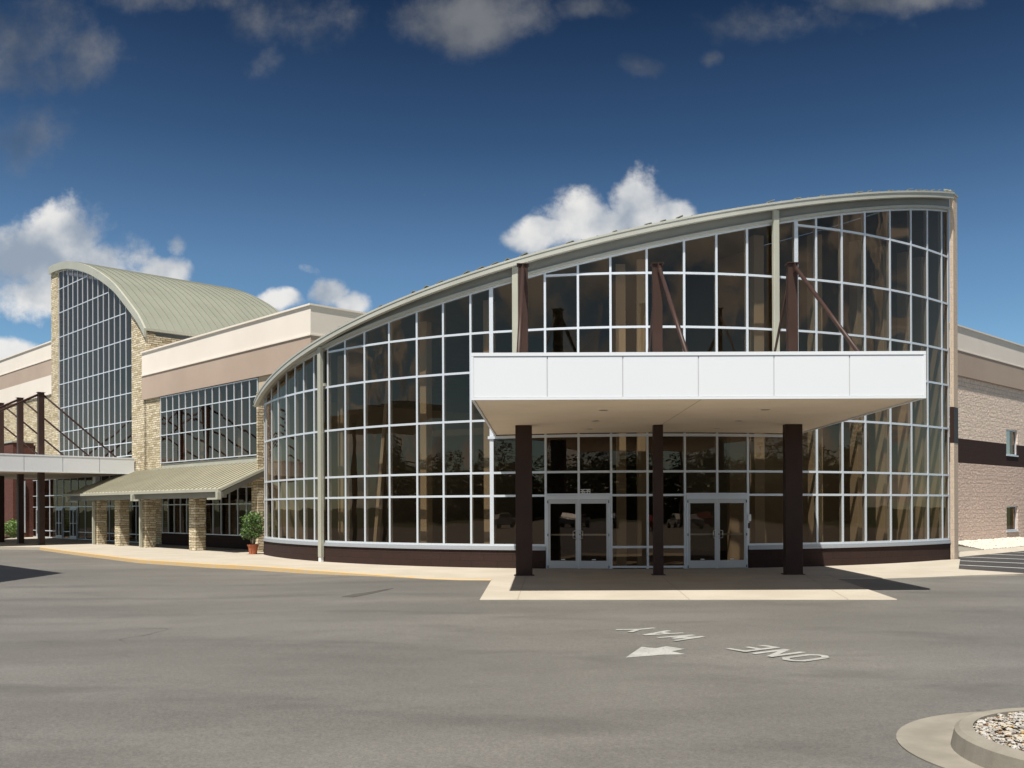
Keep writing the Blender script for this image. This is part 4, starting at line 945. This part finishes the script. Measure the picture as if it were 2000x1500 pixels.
# ------------------------------------------------------------------ what stands behind the camera and shows in the glass
random.seed(5)
protos = []
for k in range(3):
    tr = thing('tree', (0, 0, 0), 'x', 'tree'); hgt_ = 9.5
    m1 = MB().tube((0, 0, -.3), (0.1, 0, 4.5), .26, 8, .14)
    for q in range(5):
        an = q * 1.26 + k; m1.tube((.08, 0, 3 + q * .3), (1.6 * math.cos(an), 1.6 * math.sin(an), 5.6 + q * .3), .10, 6, .04)
    m1.build('trunk', MAT['bark'], tr)
    m2 = MB(); leafball(m2, (0, 0, 5.6), 3.3, 4.0, 4200, .45, 0, clumps=14); leafball(m2, (0, 0, 4.2), 2.7, 4.2, 3200, 1.0)
    m2.build('crown', MAT['tree_leaf'], tr, recalc=False); protos.append(tr)
cnt = 0
for i in range(96):
    ang = R(-78 + i * 156 / 95.0); rr = 128 + random.uniform(-14, 14)
    x, y = math.sin(ang) * rr + 3, -math.cos(ang) * rr + 20
    o = protos[i] if i < 3 else copy_tree(protos[i % 3])
    s_ = random.uniform(.72, 1.25); o.location = (x, y, -.3); o.scale = (s_ * 1.5, s_ * 1.5, s_); o.rotation_euler.z = random.uniform(0, 6)
    tag(o, 'tree of the distant row behind the viewpoint, mirrored in the glass', 'tree', 'trees in the row behind the viewpoint')
def car_proto(col, nm):
    c = thing('parked_car', (0, 0, 0), 'x', 'car')
    pr_ = [(-2.2, .35), (-2.25, .65), (-2.1, .88), (-1.3, .95), (-.65, 1.38), (.75, 1.42), (1.5, .98), (2.1, .92), (2.25, .6), (2.2, .35)]
    b = MB(); n_ = len(pr_)
    b.v = [(x, -.86, z) for x, z in pr_] + [(x, .86, z) for x, z in pr_]; b.f = [tuple(range(n_)), tuple(range(n_, 2 * n_))[::-1]] + [(i, (i + 1) % n_, n_ + (i + 1) % n_, n_ + i) for i in range(n_)]
    m, t_, bs = newmat(nm, col, .25, .3, .6); b.build('body', m, c, bevel=.05)
    for sy in (-1, 1):
        g = MB(); g.add([(-1.15, sy * .885, .97), (1.3, sy * .885, .99), (.7, sy * .885, 1.33), (-.6, sy * .885, 1.3)], [(0, 1, 2, 3)]); g.build('window', MAT['black'], c, recalc=False)
        for sx_ in (-1.38, 1.38): MB().tube((sx_, sy * .68, .32), (sx_, sy * .9, .32), .32, 18).build('wheel', MAT['black'], c)
    for sy in (-1, 1): MB().box(-2.27, -2.2, sy * .65 - .15, sy * .65 + .15, .6, .72).build('headlight', MAT['letter'], c)
    return c
cars = [car_proto((.55, .56, .58), 'silver_paint'), car_proto((.25, .02, .02), 'red_paint'), car_proto((.75, .75, .74), 'white_paint'), car_proto((.03, .05, .10), 'navy_paint')]
ORD = 'first second third fourth fifth sixth seventh eighth ninth tenth eleventh twelfth thirteenth last'.split()
names = ['silver', 'red', 'white', 'navy']
for i in range(14):
    o = cars[i] if i < 4 else copy_tree(cars[i % 4])
    o.location = (-38 + i * 5.6, -26 - (i % 3) * 9, AZ); o.rotation_euler.z = R(90 + random.uniform(-3, 3))
    tag(o, f'{names[i % 4]} car behind the viewpoint, {ORD[i]} from the left of the parked cars', 'car', 'cars parked behind the viewpoint')
for k, (x, y) in enumerate(((-13, -26), (17, -30), (47, -34))):
    po = thing('utility_pole', (x, y, -.3), f'{("left", "middle", "right")[k]} wooden utility pole of the three behind the viewpoint', 'utility pole', 'utility poles behind the viewpoint')
    MB().tube((x, y, -.3), (x, y, 9.5), .15, 10, .11).build('pole', MAT['bark'], po); MB().box(x - 1.1, x + 1.1, y - .06, y + .06, 8.9, 9.05).build('crossarm', MAT['bark'], po)
wi = MB()
for (x0, y0), (x1, y1) in (((-43, -22), (-13, -26)), ((-13, -26), (17, -30)), ((17, -30), (47, -34))):
    for off_ in (-1, 1):
        pr0 = None
        for s_ in range(13):
            f_ = s_ / 12; q = Vector((x0 + (x1 - x0) * f_ + off_, y0 + (y1 - y0) * f_, 9.05 - 4 * .8 * f_ * (1 - f_)))
            if pr0: wi.tube(pr0, q, .022, 5)
            pr0 = q
tag(wi.build('power_line', MAT['black']), 'thin black power lines strung between the utility poles', 'power line')
# invented flat roof out of view, added so its corner shades the asphalt
cp = thing('added_shade_roof', (-22, 22, 0), 'unseen flat grey roof on posts, added to shade the asphalt at left', 'added_shade_roof')
hz = 6.4
A_ = Vector((-14.7 - .205 * hz - .05, 29.3 - .37 * hz))
pl = [(A_.x, A_.y), (A_.x - 12, A_.y + 12), (A_.x - 18, A_.y + 6), (A_.x - 14, A_.y - 6), (A_.x + .2, A_.y - 6)]
MB().prism(pl, hz, hz + .3).build('roof', MAT['tan_metal'], cp)
for (x, y) in ((A_.x - 4.5, A_.y - 4), (A_.x - 9, A_.y + 5), (A_.x - 13, A_.y)): MB().box(x - .12, x + .12, y - .12, y + .12, AZ, hz - .003).build('post', MAT['brown'], cp)
